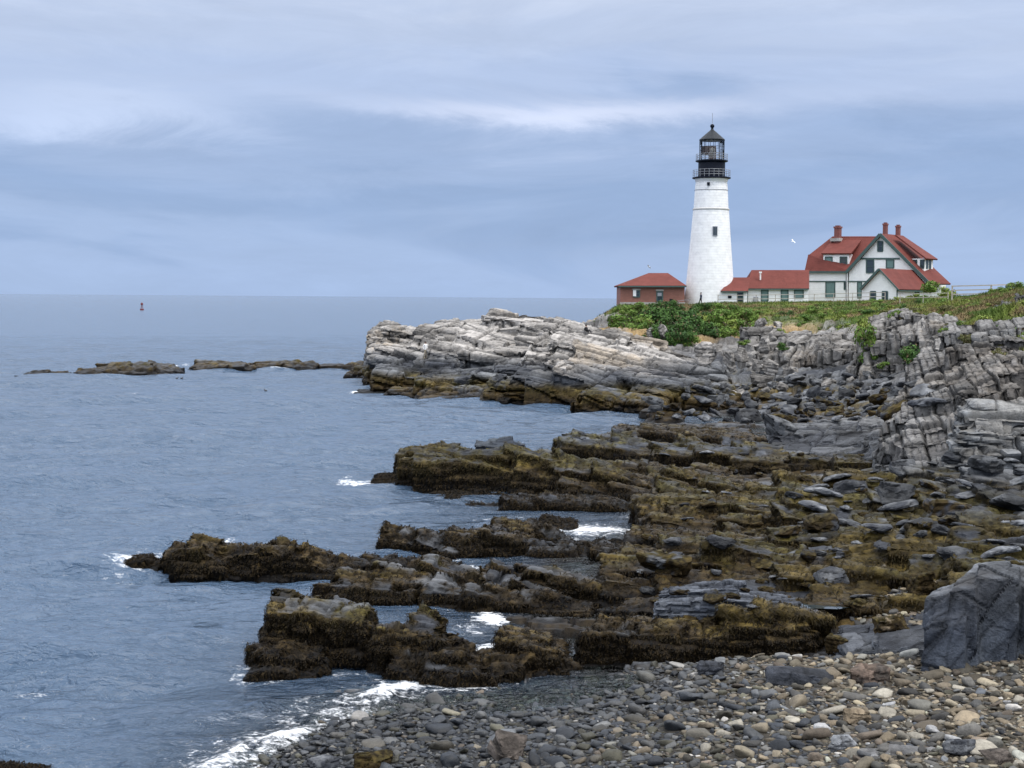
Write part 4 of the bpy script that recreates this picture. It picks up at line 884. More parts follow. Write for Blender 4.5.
for smin, smax, tries in [(.34, .58, 240), (.22, .36, 2600), (.15, .24, 9000), (.09, .16, 30000), (.055, .09, 60000)]:
    xs = rc.uniform(-6.5, 14.5, tries); ys = rc.uniform(23.5, 36.2, tries); sz = rc.uniform(smin, smax, tries)
    inn = (beach_mask(xs, ys) > .5) & (TH(xs, ys) > -.12) & (np.abs(xs) < ys * .42)
    for x, y, s in zip(xs[inn], ys[inn], sz[inn]): try_stone(x, y, s)
# small tan stones lodged between the slabs by the outcrop
for _ in range(2600):
    px, py = rc.uniform(850, 945), rc.uniform(585, 640)
    p = gp(px, py, .9); try_stone(p[0], p[1], rc.uniform(.09, .3))
ST = np.array(stones); sz_ = TZ(ST[:, 0], ST[:, 1])
warm = ss(.3, 9.5, ST[:, 0] + 2.2 * fbm(np.stack([ST[:, 0], ST[:, 1], sz_ * 0], 1) / 3., 2, 61) - .25 * (ST[:, 1] - 31)); nS = len(ST)
warm = np.clip(warm * 1.1 - .12, 0, 1); warm = np.where(ST[:, 1] > 36, 1, warm)
cool = np.array([(.05, .056, .066), (.075, .082, .092), (.11, .115, .12), (.035, .04, .048), (.15, .15, .145), (.09, .085, .06)])
tanc = np.array([(.23, .185, .125), (.19, .16, .115), (.29, .25, .18), (.13, .105, .08), (.12, .115, .105), (.36, .33, .27), (.07, .068, .064), (.17, .14, .10), (.15, .145, .125), (.10, .09, .07)])
pick_w = rc.random(nS) < (.12 + .8 * warm)
scol = np.where(pick_w[:, None], tanc[rc.integers(0, len(tanc), nS)], cool[rc.integers(0, len(cool), nS)]) * np.exp(rc.normal(-.02, .34, nS))[:, None]
scol *= .68; scol = np.minimum(scol, .30 + .0 * scol); scol[rc.random(nS) < .008] = (.40, .38, .35)
wetk = 1 - ss(.12, .55, sz_); scol = scol * (1 - .45 * wetk)[:, None]; srough = .72 - .42 * wetk
big = np.argsort(-(ST[:, 2] / ST[:, 1]) * (np.abs(ST[:, 0]) < ST[:, 1] * .36) * (ST[:, 1] > 26.6))[:296]
bigset = set(big.tolist())
Vs, Fs, Cs, Rs = [], [], [], []; off = 0
for i in range(nS):
    x, y, s = stones[i]; U, Ft = PROT[rc.integers(len(PROT))]
    rot = np.array((Matrix.Rotation(rc.uniform(0, 6.28), 3, 'Z') @ Matrix.Rotation(rc.normal(0, .22), 3, 'X') @ Matrix.Rotation(rc.normal(0, .22), 3, 'Y')))
    s1 = s * 1.12; P = (U * s1) @ rot.T; zc = sz_[i] + s * rc.uniform(-.02, .15)
    c_ = scol[i] * (1 + .35 * fbm(U * 3 + i, 2, 7))[:, None]
    if i in bigset:
        o = link('cobble', npmesh('cobble', P, Ft, c_, np.full(len(P), srough[i])), M_COBO); o.location = (x, y, zc)
        br = 'tan' if pick_w[i] else 'blue-grey'
        tag(o, f'rounded {br} cobble lying among the many on the beach', 'cobble', f'{br} cobbles on the beach')
    else:
        Vs.append(P + np.array((x, y, zc))); Fs.append(Ft + off); Cs.append(c_); Rs.append(np.full(len(P), srough[i])); off += len(P)
tag(link('cobbles', npmesh('cobbles', np.concatenate(Vs), np.concatenate(Fs), np.concatenate(Cs), np.concatenate(Rs)), M_COB), 'small blue-grey and tan cobbles covering the beach', 'cobbles', kind='stuff')
print('stones', nS, 'boulders', n_b)
# ------------------------------------------------------------------ building materials
def brick_paint(name, col, mortar, sx, sz, var=.1, bump=.02, rough=.7):
    m, nt, b = new_mat(name)
    tc = N(nt, 'ShaderNodeTexCoord'); sp = N(nt, 'ShaderNodeSeparateXYZ'); nt.links.new(tc.outputs['Object'], sp.inputs[0])
    ang = N(nt, 'ShaderNodeMath', operation='ADD'); nt.links.new(sp.outputs[0], ang.inputs[0]); nt.links.new(sp.outputs[1], ang.inputs[1])
    cb = N(nt, 'ShaderNodeCombineXYZ'); nt.links.new(ang.outputs[0], cb.inputs[0]); nt.links.new(sp.outputs[2], cb.inputs[1])
    br = N(nt, 'ShaderNodeTexBrick'); nt.links.new(cb.outputs[0], br.inputs['Vector']); br.inputs['Scale'].default_value = 1
    br.inputs['Brick Width'].default_value = sx; br.inputs['Row Height'].default_value = sz; br.inputs['Mortar Size'].default_value = .018
    br.inputs['Color1'].default_value = (*[c * (1 + var) for c in col], 1); br.inputs['Color2'].default_value = (*[c * (1 - var) for c in col], 1); br.inputs['Mortar'].default_value = (*mortar, 1)
    n = noise_node(nt, 1.3, 5, .65)
    nt.links.new(mul_col(nt, br.outputs[0], maprange(nt, n.outputs[0], .3, .7, .88, 1.08)), b.inputs['Base Color']); b.inputs['Roughness'].default_value = rough
    bp = N(nt, 'ShaderNodeBump'); bp.inputs['Strength'].default_value = 1; bp.inputs['Distance'].default_value = bump; bp.invert = True
    nt.links.new(br.outputs['Fac'], bp.inputs['Height']); nt.links.new(bp.outputs[0], b.inputs['Normal'])
    return m
def clad(name, col, pitch, var=.06, bump=.02, axis=2, rough=.55, noise_s=1.1, hvar=.0):
    """boards or shingle courses"""
    m, nt, b = new_mat(name)
    b.inputs['Specular IOR Level'].default_value = .15
    tc = N(nt, 'ShaderNodeTexCoord'); wv = N(nt, 'ShaderNodeTexWave', wave_type='BANDS', bands_direction='Z', wave_profile='SAW'); wv.inputs['Scale'].default_value = 1 / pitch / 3.1416 * 0.5 * 3.1416 / 10 * 3.2
    nt.links.new(tc.outputs['Object'], wv.inputs['Vector']); wv.inputs['Distortion'].default_value = .15
    n = noise_node(nt, noise_s, 6, .65); n2 = noise_node(nt, noise_s * 6, 3, .6)
    a = N(nt, 'ShaderNodeMath', operation='MULTIPLY_ADD'); nt.links.new(n2.outputs[0], a.inputs[0]); a.inputs[1].default_value = .5; nt.links.new(n.outputs[0], a.inputs[2])
    nt.links.new(mul_col(nt, col, maprange(nt, a.outputs[0], .5, 1.0, 1 - var, 1 + var)), b.inputs['Base Color']); b.inputs['Roughness'].default_value = rough
    bp = N(nt, 'ShaderNodeBump'); bp.inputs['Strength'].default_value = .8; bp.inputs['Distance'].default_value = bump
    nt.links.new(wv.outputs[0], bp.inputs['Height']); nt.links.new(bp.outputs[0], b.inputs['Normal'])
    return m
B_TOWER = brick_paint('whitewashed_stone', (.84, .84, .83), (.79, .79, .79), .9, .36, .02, .02)
B_BRICK = brick_paint('red_brick', (.23, .070, .044), (.26, .14, .11), .24, .08, .18, .01)
B_CHIM = brick_paint('chimney_brick', (.19, .05, .04), (.2, .08, .07), .24, .08, .15, .01)
B_WALL = clad('white_clapboard', (.84, .84, .83), .14)
B_ROOF = clad('red_shingles', (.140, .041, .033), .16, .22, .03, rough=.75, noise_s=.7)
B_TRIM = plain('green_trim', (.045, .085, .078), .5, .15)
B_BLACK = plain('black_paint', (.005, .008, .016), .55, .2, spec=.15)
B_ROOFBLK = plain('lantern_roof_metal', (.016, .020, .025), .5, .2, spec=.2)
B_WHITE = plain('white_paint', (.78, .78, .77), .5, .05)
B_SHUT = plain('green_shutter', (.12, .20, .19), .55, .15)
B_GREY = plain('grey_metal', (.30, .31, .33), .45, .1, metal=.3)
B_WOOD = plain('weathered_wood', (.42, .38, .33), .8, .25, 4, scl=(1, 1, 6))
B_STONE = plain('foundation_stone', (.33, .32, .30), .85, .3, 2, .05)
def glass_mat(name, col=(.03, .045, .055), rough=.05):
    m, nt, b = new_mat(name); b.inputs['Base Color'].default_value = (*col, 1); b.inputs['Roughness'].default_value = rough; b.inputs['IOR'].default_value = 1.5; return m
B_PANE = glass_mat('window_pane')
m, nt, b = new_mat('clear_glass'); B_CLEAR = m
tr1 = N(nt, 'ShaderNodeBsdfTransparent'); g1_ = N(nt, 'ShaderNodeBsdfGlossy'); g1_.inputs['Roughness'].default_value = .03; fr1 = N(nt, 'ShaderNodeFresnel'); fr1.inputs[0].default_value = 1.45
mxg = N(nt, 'ShaderNodeMixShader'); nt.links.new(fr1.outputs[0], mxg.inputs[0]); nt.links.new(tr1.outputs[0], mxg.inputs[1]); nt.links.new(g1_.outputs[0], mxg.inputs[2]); nt.links.new(mxg.outputs[0], nt.nodes['Material Output'].inputs[0])
B_LENS = glass_mat('lens_glass', (.30, .27, .22), .15)

# ------------------------------------------------------------------ lighthouse
LY = 203.0; LB_ = dp(709.6, 303, LY); LZ = LB_[2]; KP = LY / FPX
def lz(py): return dp(709, py, LY)[2] - LZ
lh = empty('lighthouse', LB_, 'tall white conical lighthouse with a black lantern house on top, beside the brick building', 'lighthouse')
def part(mbx, name, mat, par, smooth=False): return mbx.build(name, mat, par, smooth)
mb = MB(); mb.lathe((0, 0, 0), [(25.7 * KP, -1.6), (25.5 * KP, 0), (23.0 * KP, lz(277)), (20.2 * KP, lz(243)), (17.7 * KP, lz(210.4))], 48, True); part(mb, 'tower', B_TOWER, lh, True)
mb = MB(); mb.lathe((0, 0, 0), [(17.55 * KP, lz(210.3)), (18.3 * KP, lz(210)), (18.4 * KP, lz(209)), (17.3 * KP, lz(208.4))], 48, True); part(mb, 'belt_course', plain('weathered_band', (.56, .55, .53), .8, .12), lh, True)
mb = MB(); mb.lathe((0, 0, 0), [(17.2 * KP, lz(208.3)), (16.2 * KP, lz(190)), (15.6 * KP, lz(182.4))], 48, True); part(mb, 'upper_tower', B_TOWER, lh, True)
mb = MB(); mb.lathe((0, 0, 0), [(15.6 * KP, lz(182.3)), (16.4 * KP, lz(180)), (16.9 * KP, lz(179.2))], 48, True); part(mb, 'corbel', B_WHITE, lh, True)
mb = MB(); mb.lathe((0, 0, 0), [(16.5 * KP, lz(190.6)), (16.7 * KP, lz(190.3)), (16.5 * KP, lz(189.9))], 48, False); part(mb, 'string_course', B_GREY, lh, True)
mb = MB(); mb.lathe((0, 0, 0), [(17.4 * KP, lz(179.1)), (19.0 * KP, lz(178.6)), (19.0 * KP, lz(177.6)), (13.5 * KP, lz(177.4))], 40, True); gal = part(mb, 'gallery', B_BLACK, lh)
def railing(r, z0_, h, n, par, rails=3):
    t = MB()
    for k in range(n):
        a = 2 * math.pi * k / n; t.bar((r * math.cos(a), r * math.sin(a), z0_), (r * math.cos(a), r * math.sin(a), z0_ + h), .045)
    for j in range(rails):
        zz = z0_ + h * (j + 1) / rails
        pts = [(r * math.cos(2 * math.pi * k / 32), r * math.sin(2 * math.pi * k / 32), zz) for k in range(33)]; t.tube(pts, .022, 5)
    return t.build('railing', B_GREY, par)
railing(18.4 * KP, lz(177.6), lz(170.2) - lz(177.6), 24, gal)
mb = MB(); mb.lathe((0, 0, 0), [(13.3 * KP, lz(177.3)), (13.3 * KP, lz(163.4)), (13.0 * KP, lz(162.6))], 32, True); part(mb, 'watch_room', B_BLACK, lh, True)
mb = MB(); mb.lathe((0, 0, 0), [(13.6 * KP, lz(162.5)), (16.0 * KP, lz(161.6)), (16.0 * KP, lz(160.7)), (12.4 * KP, lz(160.5))], 40, True); g2_ = part(mb, 'upper_gallery', B_BLACK, lh)
railing(15.6 * KP, lz(160.7), lz(154.3) - lz(160.7), 20, g2_)
rl = 12.0 * KP
mb = MB(); mb.lathe((0, 0, 0), [(rl, lz(160.4)), (rl, lz(140.4))], 16, False); part(mb, 'lantern_glazing', B_CLEAR, lh)
mb = MB()
for k in range(16):
    a = 2 * math.pi * k / 16; c_, s_ = math.cos(a) * (rl + .03), math.sin(a) * (rl + .03); mb.bar((c_, s_, lz(160.4)), (c_, s_, lz(140.3)), .055)
for py in (160.2, 153.6, 147, 140.6):
    mb.tube([((rl + .03) * math.cos(2 * math.pi * k / 16), (rl + .03) * math.sin(2 * math.pi * k / 16), lz(py)) for k in range(17)], .03, 5)
part(mb, 'glazing_bars', B_BLACK, lh)
mb = MB(); mb.lathe((0, 0, 0), [(.25, lz(160.3)), (.3, lz(157)), (.5, lz(155.5)), (.62, lz(152.5)), (.62, lz(149.5)), (.45, lz(146.8)), (.2, lz(146))], 20, True); part(mb, 'lens', B_LENS, lh, True)
mb = MB(); mb.lathe((0, 0, 0), [(.35, lz(160.35)), (.38, lz(157.2))], 12, True); mb.box((-.5, -.2, lz(150.6)), (2.0, .6, 1.1)); mb.box((.1, -.1, lz(156.5)), (.9, .5, 1.1)); part(mb, 'lens_mount', plain('brown_metal', (.13, .085, .06), .5, .2), lh)
mb = MB(); mb.lathe((0, 0, 0), [(12.6 * KP, lz(140.6)), (12.9 * KP, lz(139.9)), (12.2 * KP, lz(139.2)), (8.6 * KP, lz(136)), (4.8 * KP, lz(132.6)), (1.9 * KP, lz(130.2)), (1.2 * KP, lz(129.2)), (1.3 * KP, lz(128.2))], 16, True); rf = part(mb, 'lantern_roof', B_ROOFBLK, lh)
mb = MB(); mb.lathe((0, 0, 0), [(.05, lz(128.4))] + [(2.15 * KP * math.sin(t), lz(126.1) - 2.1 * KP * math.cos(t)) for t in np.linspace(.25, 2.9, 10)], 16, True); part(mb, 'ventilator_ball', B_BLACK, rf, True)
mb = MB(); mb.tube([(0, 0, lz(124.6)), (0, 0, lz(113))], .035, 6); part(mb, 'lightning_rod', B_GREY, rf)
def on_tower(px, py, r_px):
    x = (px - 709.8) * KP; r = r_px * KP; y = -math.sqrt(max(0, r * r - x * x)); return np.array((x, y, lz(py)))
p = on_tower(711.4, 231.9, 19.25); mb = MB(); mb.box(p + (0, -.02, 0), (.66, .3, 1.3)); wf = part(mb, 'window', B_GREY, lh)
mb = MB(); mb.box(p + (-.13, -.16, 0), (.22, .06, 1.1)); mb.box(p + (.13, -.16, 0), (.22, .06, 1.1)); part(mb, 'pane', B_PANE, wf)
p = on_tower(704.8, 185, 16.2); mb = MB(); mb.lathe((p[0], p[1] - .05, p[2] - .2), [(.2, 0), (.2, .4)], 10, True); part(mb, 'porthole', B_BLACK, lh)

# ------------------------------------------------------------------ keeper's house
TH_ = math.radians(38); HO = hz(880, 208.0)
HU = np.array((math.cos(TH_), -math.sin(TH_), 0)); HW = np.array((math.sin(TH_), math.cos(TH_), 0))
def H(px, py, w):
    d = ray(px, py); o = HO + HW * w; t = ((o - np.array((0, 0, CAMZ))) @ HW) / (d @ HW); return np.array((0, 0, CAMZ)) + d * t
GZ = 7.4
def down(p, z=GZ): q = np.array(p, float); q[2] = z; return q
hb = H(880, 304, 0); hb[2] = 8.0
house = empty('keepers_house', hb, 'large white house with steep red roofs, green trim and three brick chimneys', 'house')
HBo = np.array(hb)
def hbuild(mbx, name, mat, par=house, smooth=False): return mbx.build(name, mat, par, smooth)
def HM(): return MB(HBo)
def slab(mbx, pts, th=.16):
    P = [np.array(p, float) for p in pts]; n = np.zeros(3)
    for i in range(len(P)): n += np.cross(P[i], P[(i + 1) % len(P)])
    n = n / np.linalg.norm(n); n = n if n[2] > 0 else -n
    return mbx.prism([p - n * th for p in P], n * th)
# walls of the left block
e1 = H(808.5, 271.4, 0); e2 = H(847.2, 271.4, 0)
wb = 8.2
mb = HM(); mb.prism([down(e1), down(e2), e2, e1], HW * wb); hbuild(mb, 'wall', B_WALL)
# big gable block
ga = [H(847.4, 303.5, -.4), H(917, 303.5, -.4)]
apx = H(880.2, 235.6, -.4); gl_, gr_ = H(849.2, 269.9, -.4), H(927.3, 281.0, -.4)
gl0 = down(gl_); gr0 = down(gr_)
mb = HM(); mb.prism([gl0, gr0, gr_, apx, gl_], HW * 6.6); hbuild(mb, 'gable_wall', B_WALL)
# roofs
lv = HW * 7.2
def off(p, a=0, w=0, z=0): return np.array(p) + HU * a + HW * w + np.array((0, 0, z))
A0 = H(880.2, 233.4, -.85); L0 = H(846.0, 271.9, -.85); R0 = H(930.6, 283.8, -.85)
mb = HM(); slab(mb, [A0, L0, L0 + lv * .9, A0 + lv * .9], .2); hbuild(mb, 'roof', B_ROOF)
A1 = A0 + HW * 6.3; R1 = R0 + HW * 4.6
mb = HM(); slab(mb, [A0, A1, H(951, 283.8, 4.2), R0], .2); hbuild(mb, 'roof', B_ROOF)
# left block roof: steep lower hip end, long front slope
E1 = H(805.8, 271.2, -.35); E2 = H(848.8, 271.2, -.35); T1 = H(832.6, 236.3, 4.0); T2 = H(884, 236.3, 4.0)
K1 = H(809.4, 254.5, .9)
mb = HM(); slab(mb, [E1, E2, T2, T1, K1], .2); 
E1b = off(E1, 0, 8.9); K1b = off(K1, 0, 6.4)
slab(mb, [E1, K1, K1b, E1b], .2); slab(mb, [K1, T1, K1b], .2); slab(mb, [T1, T2, off(E2, 0, 8.9), E1b, K1b], .2); lroof = hbuild(mb, 'roof', B_ROOF)
# green eaves, belt and gable boards
mb = HM(); mb.bar(off(E1, 0, -.03, -.12), off(E2, 0, -.03, -.12), .12, .26); mb.bar(H(808.4, 281.4, -.06), H(847, 281.4, -.06), .1, .16); mb.bar(H(847.6, 281.4, -.46), H(870, 281.4, -.46), .1, .16)
mb.bar(H(860.6, 258.6, -.46), H(899.5, 258.6, -.46), .1, .22)
hbuild(mb, 'eave_trim', B_TRIM)
mb = HM(); mb.bar(off(A0, 0, -.06, -.12), off(L0, 0, -.06, -.12), .14, .42); mb.bar(off(A0, 0, -.07, -.12), off(R0, 0, -.07, -.12), .14, .42); hbuild(mb, 'gable_board', B_TRIM)
mb = HM(); mb.bar(H(808.6, 271, -.05), down(H(808.6, 300, -.05)), .12); mb.bar(H(847.3, 272, -.47), down(H(847.3, 300, -.47)), .12); hbuild(mb, 'corner_board', B_WHITE)
mb = HM(); mb.tube([H(846.2, 271.5, -.12), down(H(846.2, 303, -.12))], .06, 6); hbuild(mb, 'downpipe', B_GREY)
def window(pl, x0, x1, y0, y1, w, par=house, mat_f=B_TRIM, shut=False, org=HBo, fn=None, nrm=None, split=True):
    fn = fn or H; nrm = -HW if nrm is None else nrm
    a, b_, c_, d_ = fn(x0, y1, w), fn(x1, y1, w), fn(x1, y0, w), fn(x0, y0, w)
    M_ = MB(org); ctr = (a + b_ + c_ + d_) / 4
    for p0, p1 in ((a, b_), (b_, c_), (c_, d_), (d_, a)): M_.bar(p0 + nrm * .03, p1 + nrm * .03, .14, .14)
    if split and not shut: M_.bar((a + d_) / 2 + nrm * .03, (b_ + c_) / 2 + nrm * .03, .08, .08)
    f_ = M_.build(pl, mat_f, par)
    q = MB(org); q.prism([a + nrm * .012, b_ + nrm * .012, c_ + nrm * .012, d_ + nrm * .012], -nrm * .05); q.build('shutter' if shut else 'pane', B_SHUT if shut else B_PANE, f_)
    return f_
window('window', 825.9, 834.8, 281.9, 297.4, 0, shut=True); window('window', 844.3, 846.9, 281.9, 289.3, 0)
window('window', 877.8, 882.8, 241.4, 251.4, -.4); window('window', 866.4, 873.8, 259.6, 272.8, -.4); window('window', 886.4, 893.8, 259.6, 268, -.4, shut=True)
window('door', 857.6, 861.6, 281.9, 297.8, -.4, shut=True)
# dormer in the left roof
dq = [H(823.4, 266.2, .55), H(849.2, 266.2, .55), H(849.2, 254.2, .55), H(823.4, 254.2, .55)]
mb = HM(); mb.prism(dq, HW * 3.0); dm_ = hbuild(mb, 'dormer', B_WALL)
mb = HM(); slab(mb, [H(821.2, 253.2, .2), H(851.0, 253.2, .2), off(H(851.0, 253.2, .2), 0, 3.6, 2.15), off(H(821.2, 253.2, .2), 0, 3.6, 2.15)], .22); mb.build('dormer_roof', B_ROOF, dm_)
window('window', 825.4, 832.2, 257, 265.4, .55, dm_, B_TRIM, True); window('window', 840.2, 846.8, 257, 265.4, .55, dm_, B_TRIM)
# bay in the right roof slope
q0 = H(917.4, 270.6, 3.0)
bx = [H(915.8, 272, 1.2), H(931.0, 272, 1.2)]
def RB(px, py, u_): return None
zc_ = H(920, 264, 2)[2]
cb_ = H(923.5, 264.5, 2.2)
mb = HM(); v0 = off(cb_, -.9, -1.3); pts = [off(cb_, -1.6, -1.5, -2.2), off(cb_, .75, -1.5, -2.2), off(cb_, .75, -1.5, .78), off(cb_, -1.6, -1.5, .78)]; mb.prism(pts, HW * 3.0); bay = hbuild(mb, 'bay_dormer', B_WALL)
mb = HM(); slab(mb, [off(cb_, 1.25, -2.0, .78), off(cb_, 1.25, 2.0, .78), off(cb_, -3.6, 1.2, 4.1), off(cb_, -3.6, -1.2, 4.1)], .2); mb.build('bay_roof', B_ROOF, bay)
for k, (x0_, w0_) in enumerate([(-.62, .55), (.42, .55)]):
    a = off(cb_, x0_ - .25, -1.52, -.55); mb = HM(); 
    for s0, s1 in (((0, 0), (w0_, 0)), ((w0_, 0), (w0_, 1.15)), ((w0_, 1.15), (0, 1.15)), ((0, 1.15), (0, 0))): mb.bar(off(a, s0[0], 0, s0[1]), off(a, s1[0], 0, s1[1]), .1)
    f_ = mb.build('window', B_TRIM, bay); mb = HM(); mb.prism([off(a, 0, -.01), off(a, w0_, -.01), off(a, w0_, -.01, 1.15), off(a, 0, -.01, 1.15)], HW * .04); mb.build('pane', B_PANE, f_)
for w0_ in (-.9, .1):
    a = off(cb_, .77, w0_, -.55); mb = HM()
    for s0, s1 in (((0, 0), (.6, 0)), ((.6, 0), (.6, 1.15)), ((.6, 1.15), (0, 1.15)), ((0, 1.15), (0, 0))): mb.bar(off(a, 0, s0[0], s0[1]), off(a, 0, s1[0], s1[1]), .1)
    f_ = mb.build('window', B_TRIM, bay); mb = HM(); mb.prism([off(a, .01, 0), off(a, .01, .6), off(a, .01, .6, 1.15), off(a, .01, 0, 1.15)], -HU * .04); mb.build('pane', B_PANE, f_)
# chimneys
for x0_, x1_, yt, yb, w in [(834.9, 841.1, 226.4, 240, 3.2), (883.3, 887.7, 223.4, 238, 2.0), (896.0, 900.4, 225.6, 241, 4.2)]:
    t0, t1 = H(x0_, yt, w), H(x1_, yt, w); bw = np.linalg.norm(t1 - t0); c_ = (t0 + t1) / 2; hh_ = H(x0_, yt, w)[2] - H(x0_, yb, w)[2]
    mb = HM(); mb.box(c_ + (0, 0, -hh_ / 2 - .6), (bw * .82, bw * .82, hh_ + 1.0), -TH_); mb.box(c_ + (0, 0, -.14), (bw, bw, .24), -TH_); mb.box(c_ + (0, 0, .06), (bw * .6, bw * .6, .15), -TH_); ch = hbuild(mb, 'chimney', B_CHIM)
c_ = H(836.5, 239.8, 3.2); mb = HM(); mb.box(c_, (1.5, 1.2, .45), -TH_); hbuild(mb, 'chimney_flashing', B_STONE)
# small gabled wing standing forward on the right
WQ = -11.0
wa_, wl, wr_ = H(879.2, 270.0, WQ), H(862.0, 288.0, WQ), H(897.0, 288.6, WQ)
mb = HM(); mb.prism([down(wl), down(wr_), wr_, wa_, wl], HW * 11.5); wing = hbuild(mb, 'wing_wall', B_WALL)
WA0, WL0, WR0 = H(879.2, 268.3, WQ - .4), H(860.2, 288.6, WQ - .4), H(898.6, 289.2, WQ - .4)
mb = HM(); slab(mb, [WA0, off(WA0, 0, 12.4), off(WR0, 0, 12.4), WR0], .18); slab(mb, [WA0, WL0, off(WL0, 0, 11.4), off(WA0, 0, 11.4)], .18); mb.build('wing_roof', B_ROOF, wing)
mb = HM(); mb.bar(off(WA0, 0, -.06, -.1), off(WL0, 0, -.06, -.1), .12, .3); mb.bar(off(WA0, 0, -.05, -.1), off(WR0, 0, -.05, -.1), .1, .18); mb.bar(off(WR0, -.05, 0, -.2), off(WR0, -.05, 12.3, -.2), .12, .16); mb.bar(off(wr_, .04, -.04), down(off(wr_, .04, -.04)), .12); mb.build('wing_trim', B_TRIM, wing)
window('window', 870.6, 875.6, 291.4, 303.0, WQ, wing); window('window', 882.4, 887.6, 291.4, 303.0, WQ, wing)
a = off(down(wr_, H(900, 297, -6)[2]), .02, 5.8); mb = HM()
for s0, s1 in (((0, 0), (1.3, 0)), ((1.3, 0), (1.3, .8)), ((1.3, .8), (0, .8)), ((0, .8), (0, 0))): mb.bar(off(a, .03, s0[0], s0[1]), off(a, .03, s1[0], s1[1]), .12)
f_ = mb.build('window', B_TRIM, wing); mb = HM(); mb.prism([off(a, .012, 0), off(a, .012, 1.3), off(a, .012, 1.3, .8), off(a, .012, 0, .8)], -HU * .04); mb.build('pane', B_PANE, f_)

# ------------------------------------------------------------------ white annex
AY = 204.0; ao = dp(770, 305, AY); an = empty('annex', ao, 'long low white annex with a stepped red roof joining the lighthouse to the house', 'annex')
def AP(px, py, w=0.): return dp(px, py, AY + w)
def AM(): return MB(ao)
YV = np.array((0, 1., 0))
def adown(p, z=6.6): q = np.array(p); q[2] = z; return q
mb = AM(); a, b_ = AP(720.6, 291, -4.4), AP(747.2, 291, -4.4); mb.prism([adown(a), adown(b_), b_, a], YV * 6.4); low = mb.build('wall', B_WALL, an)
mb = AM(); a, b_ = AP(747.4, 288.4, -.3), AP(808.4, 288.4, -.3); mb.prism([adown(a), adown(b_), b_, a], YV * 5.4); mb.build('wall', B_WALL, an)
ra, rb_, rc_, rd = AP(720.9, 291.0, -4.75), AP(748, 291.0, -4.75), AP(750.5, 277.4, -1.8), AP(731.6, 277.4, -1.8)
bk = YV * 5.4
mb = AM(); slab(mb, [ra, rb_, rc_, rd], .18); slab(mb, [ra, rd, ra + bk], .18); slab(mb, [rd, rc_, rb_ + bk, ra + bk], .18); mb.build('roof', B_ROOF, an)
ra, rb_, rc_, rd = AP(746.4, 288.4, -.65), AP(809.2, 288.4, -.65), AP(809.2, 270.0, 2.6), AP(751.6, 270.0, 2.6); bk = YV * 6.4
mb = AM(); slab(mb, [ra, rb_, rc_, rd], .18); slab(mb, [ra, rd, ra + bk], .18); slab(mb, [rd, rc_, rb_ + bk, ra + bk], .18); mb.build('roof', B_ROOF, an)
mb = AM(); mb.bar(AP(747, 289.2, -.66), AP(808.6, 289.2, -.66), .1, .16); mb.bar(AP(721.4, 291.8, -4.76), AP(747.2, 291.8, -4.76), .1, .14); mb.bar(AP(747.6, 289.6, -.36), adown(AP(747.6, 300, -.36)), .1); mb.build('eave_trim', B_TRIM, an)
mb = AM(); mb.tube([AP(760.4, 280, .6), AP(760.4, 272.6, .6)], .1, 8); mb.box(AP(760.4, 272.4, .6), (.34, .34, .22)); mb.build('vent_pipe', B_WHITE, an)
KW = dict(par=an, org=ao, fn=AP, nrm=-YV)
window('door', 737.6, 742.8, 292.2, 303.4, -4.4, mat_f=B_TRIM, **KW)
window('window', 761.4, 768.0, 289.9, 301.0, -.3, mat_f=B_TRIM, shut=True, **KW); window('window', 781.2, 788.0, 289.9, 300.4, -.3, mat_f=B_TRIM, shut=True, **KW); window('window', 794.4, 803.2, 289.9, 298.0, -.3, mat_f=B_TRIM, shut=True, **KW)
window('vent', 728.4, 731.0, 295.8, 297.8, -4.4, mat_f=B_BLACK, split=False, **KW)
mb = AM(); mb.box(AP(755.8, 299.4, -.6), (.62, .3, .7)); mb.build('meter_box', B_GREY, an)

# ------------------------------------------------------------------ brick building
BY = 199.0; bo = dp(652, 304, BY); bb = empty('brick_building', bo, 'low red-brick building with a red hip roof, left of the lighthouse', 'building')
def BP(px, py, w=0.): return dp(px, py, BY + w)
def BM(): return MB(bo)
mb = BM(); a, b_ = BP(620.4, 286.4), BP(684.8, 286.4); mb.prism([adown(a), adown(b_), b_, a], YV * 7.0); mb.build('wall', B_BRICK, bb)
mb = BM(); a, b_ = BP(620.0, 302.2, -.06), BP(685.2, 302.2, -.06); mb.prism([adown(a), adown(b_), b_, a], YV * .05); mb.build('plinth', B_STONE, bb)
ra, rb_, rc_, rd = BP(618.2, 285.6, -.5), BP(686.6, 285.6, -.5), BP(668.0, 273.0, 3.5), BP(648.6, 273.0, 3.5); bk = YV * 8.0
mb = BM(); slab(mb, [ra, rb_, rc_, rd], .2); slab(mb, [ra, rd, ra + bk], .2); slab(mb, [rb_, rb_ + bk, rc_], .2); slab(mb, [rd, rc_, rb_ + bk, ra + bk], .2); mb.build('roof', B_ROOF, bb)
mb = BM(); mb.bar(BP(618.4, 286.5, -.5), BP(686.4, 286.5, -.5), .1, .18); mb.build('eave_trim', B_TRIM, bb)
KW = dict(par=bb, org=bo, fn=BP, nrm=-YV)
f_ = window('window', 633.4, 639.6, 290.4, 297.0, 0, mat_f=B_TRIM, **KW); mb = BM(); mb.box(BP(634.6, 293.2, -.12), (.42, .06, .8)); mb.build('white_shutter', B_WHITE, f_)
f_ = window('door', 656.8, 662.6, 291.6, 301.0, 0, mat_f=B_TRIM, **KW); mb = BM(); mb.box(BP(659.6, 294.4, -.12), (.55, .05, .45)); mb.build('door_light', B_GREY, f_)
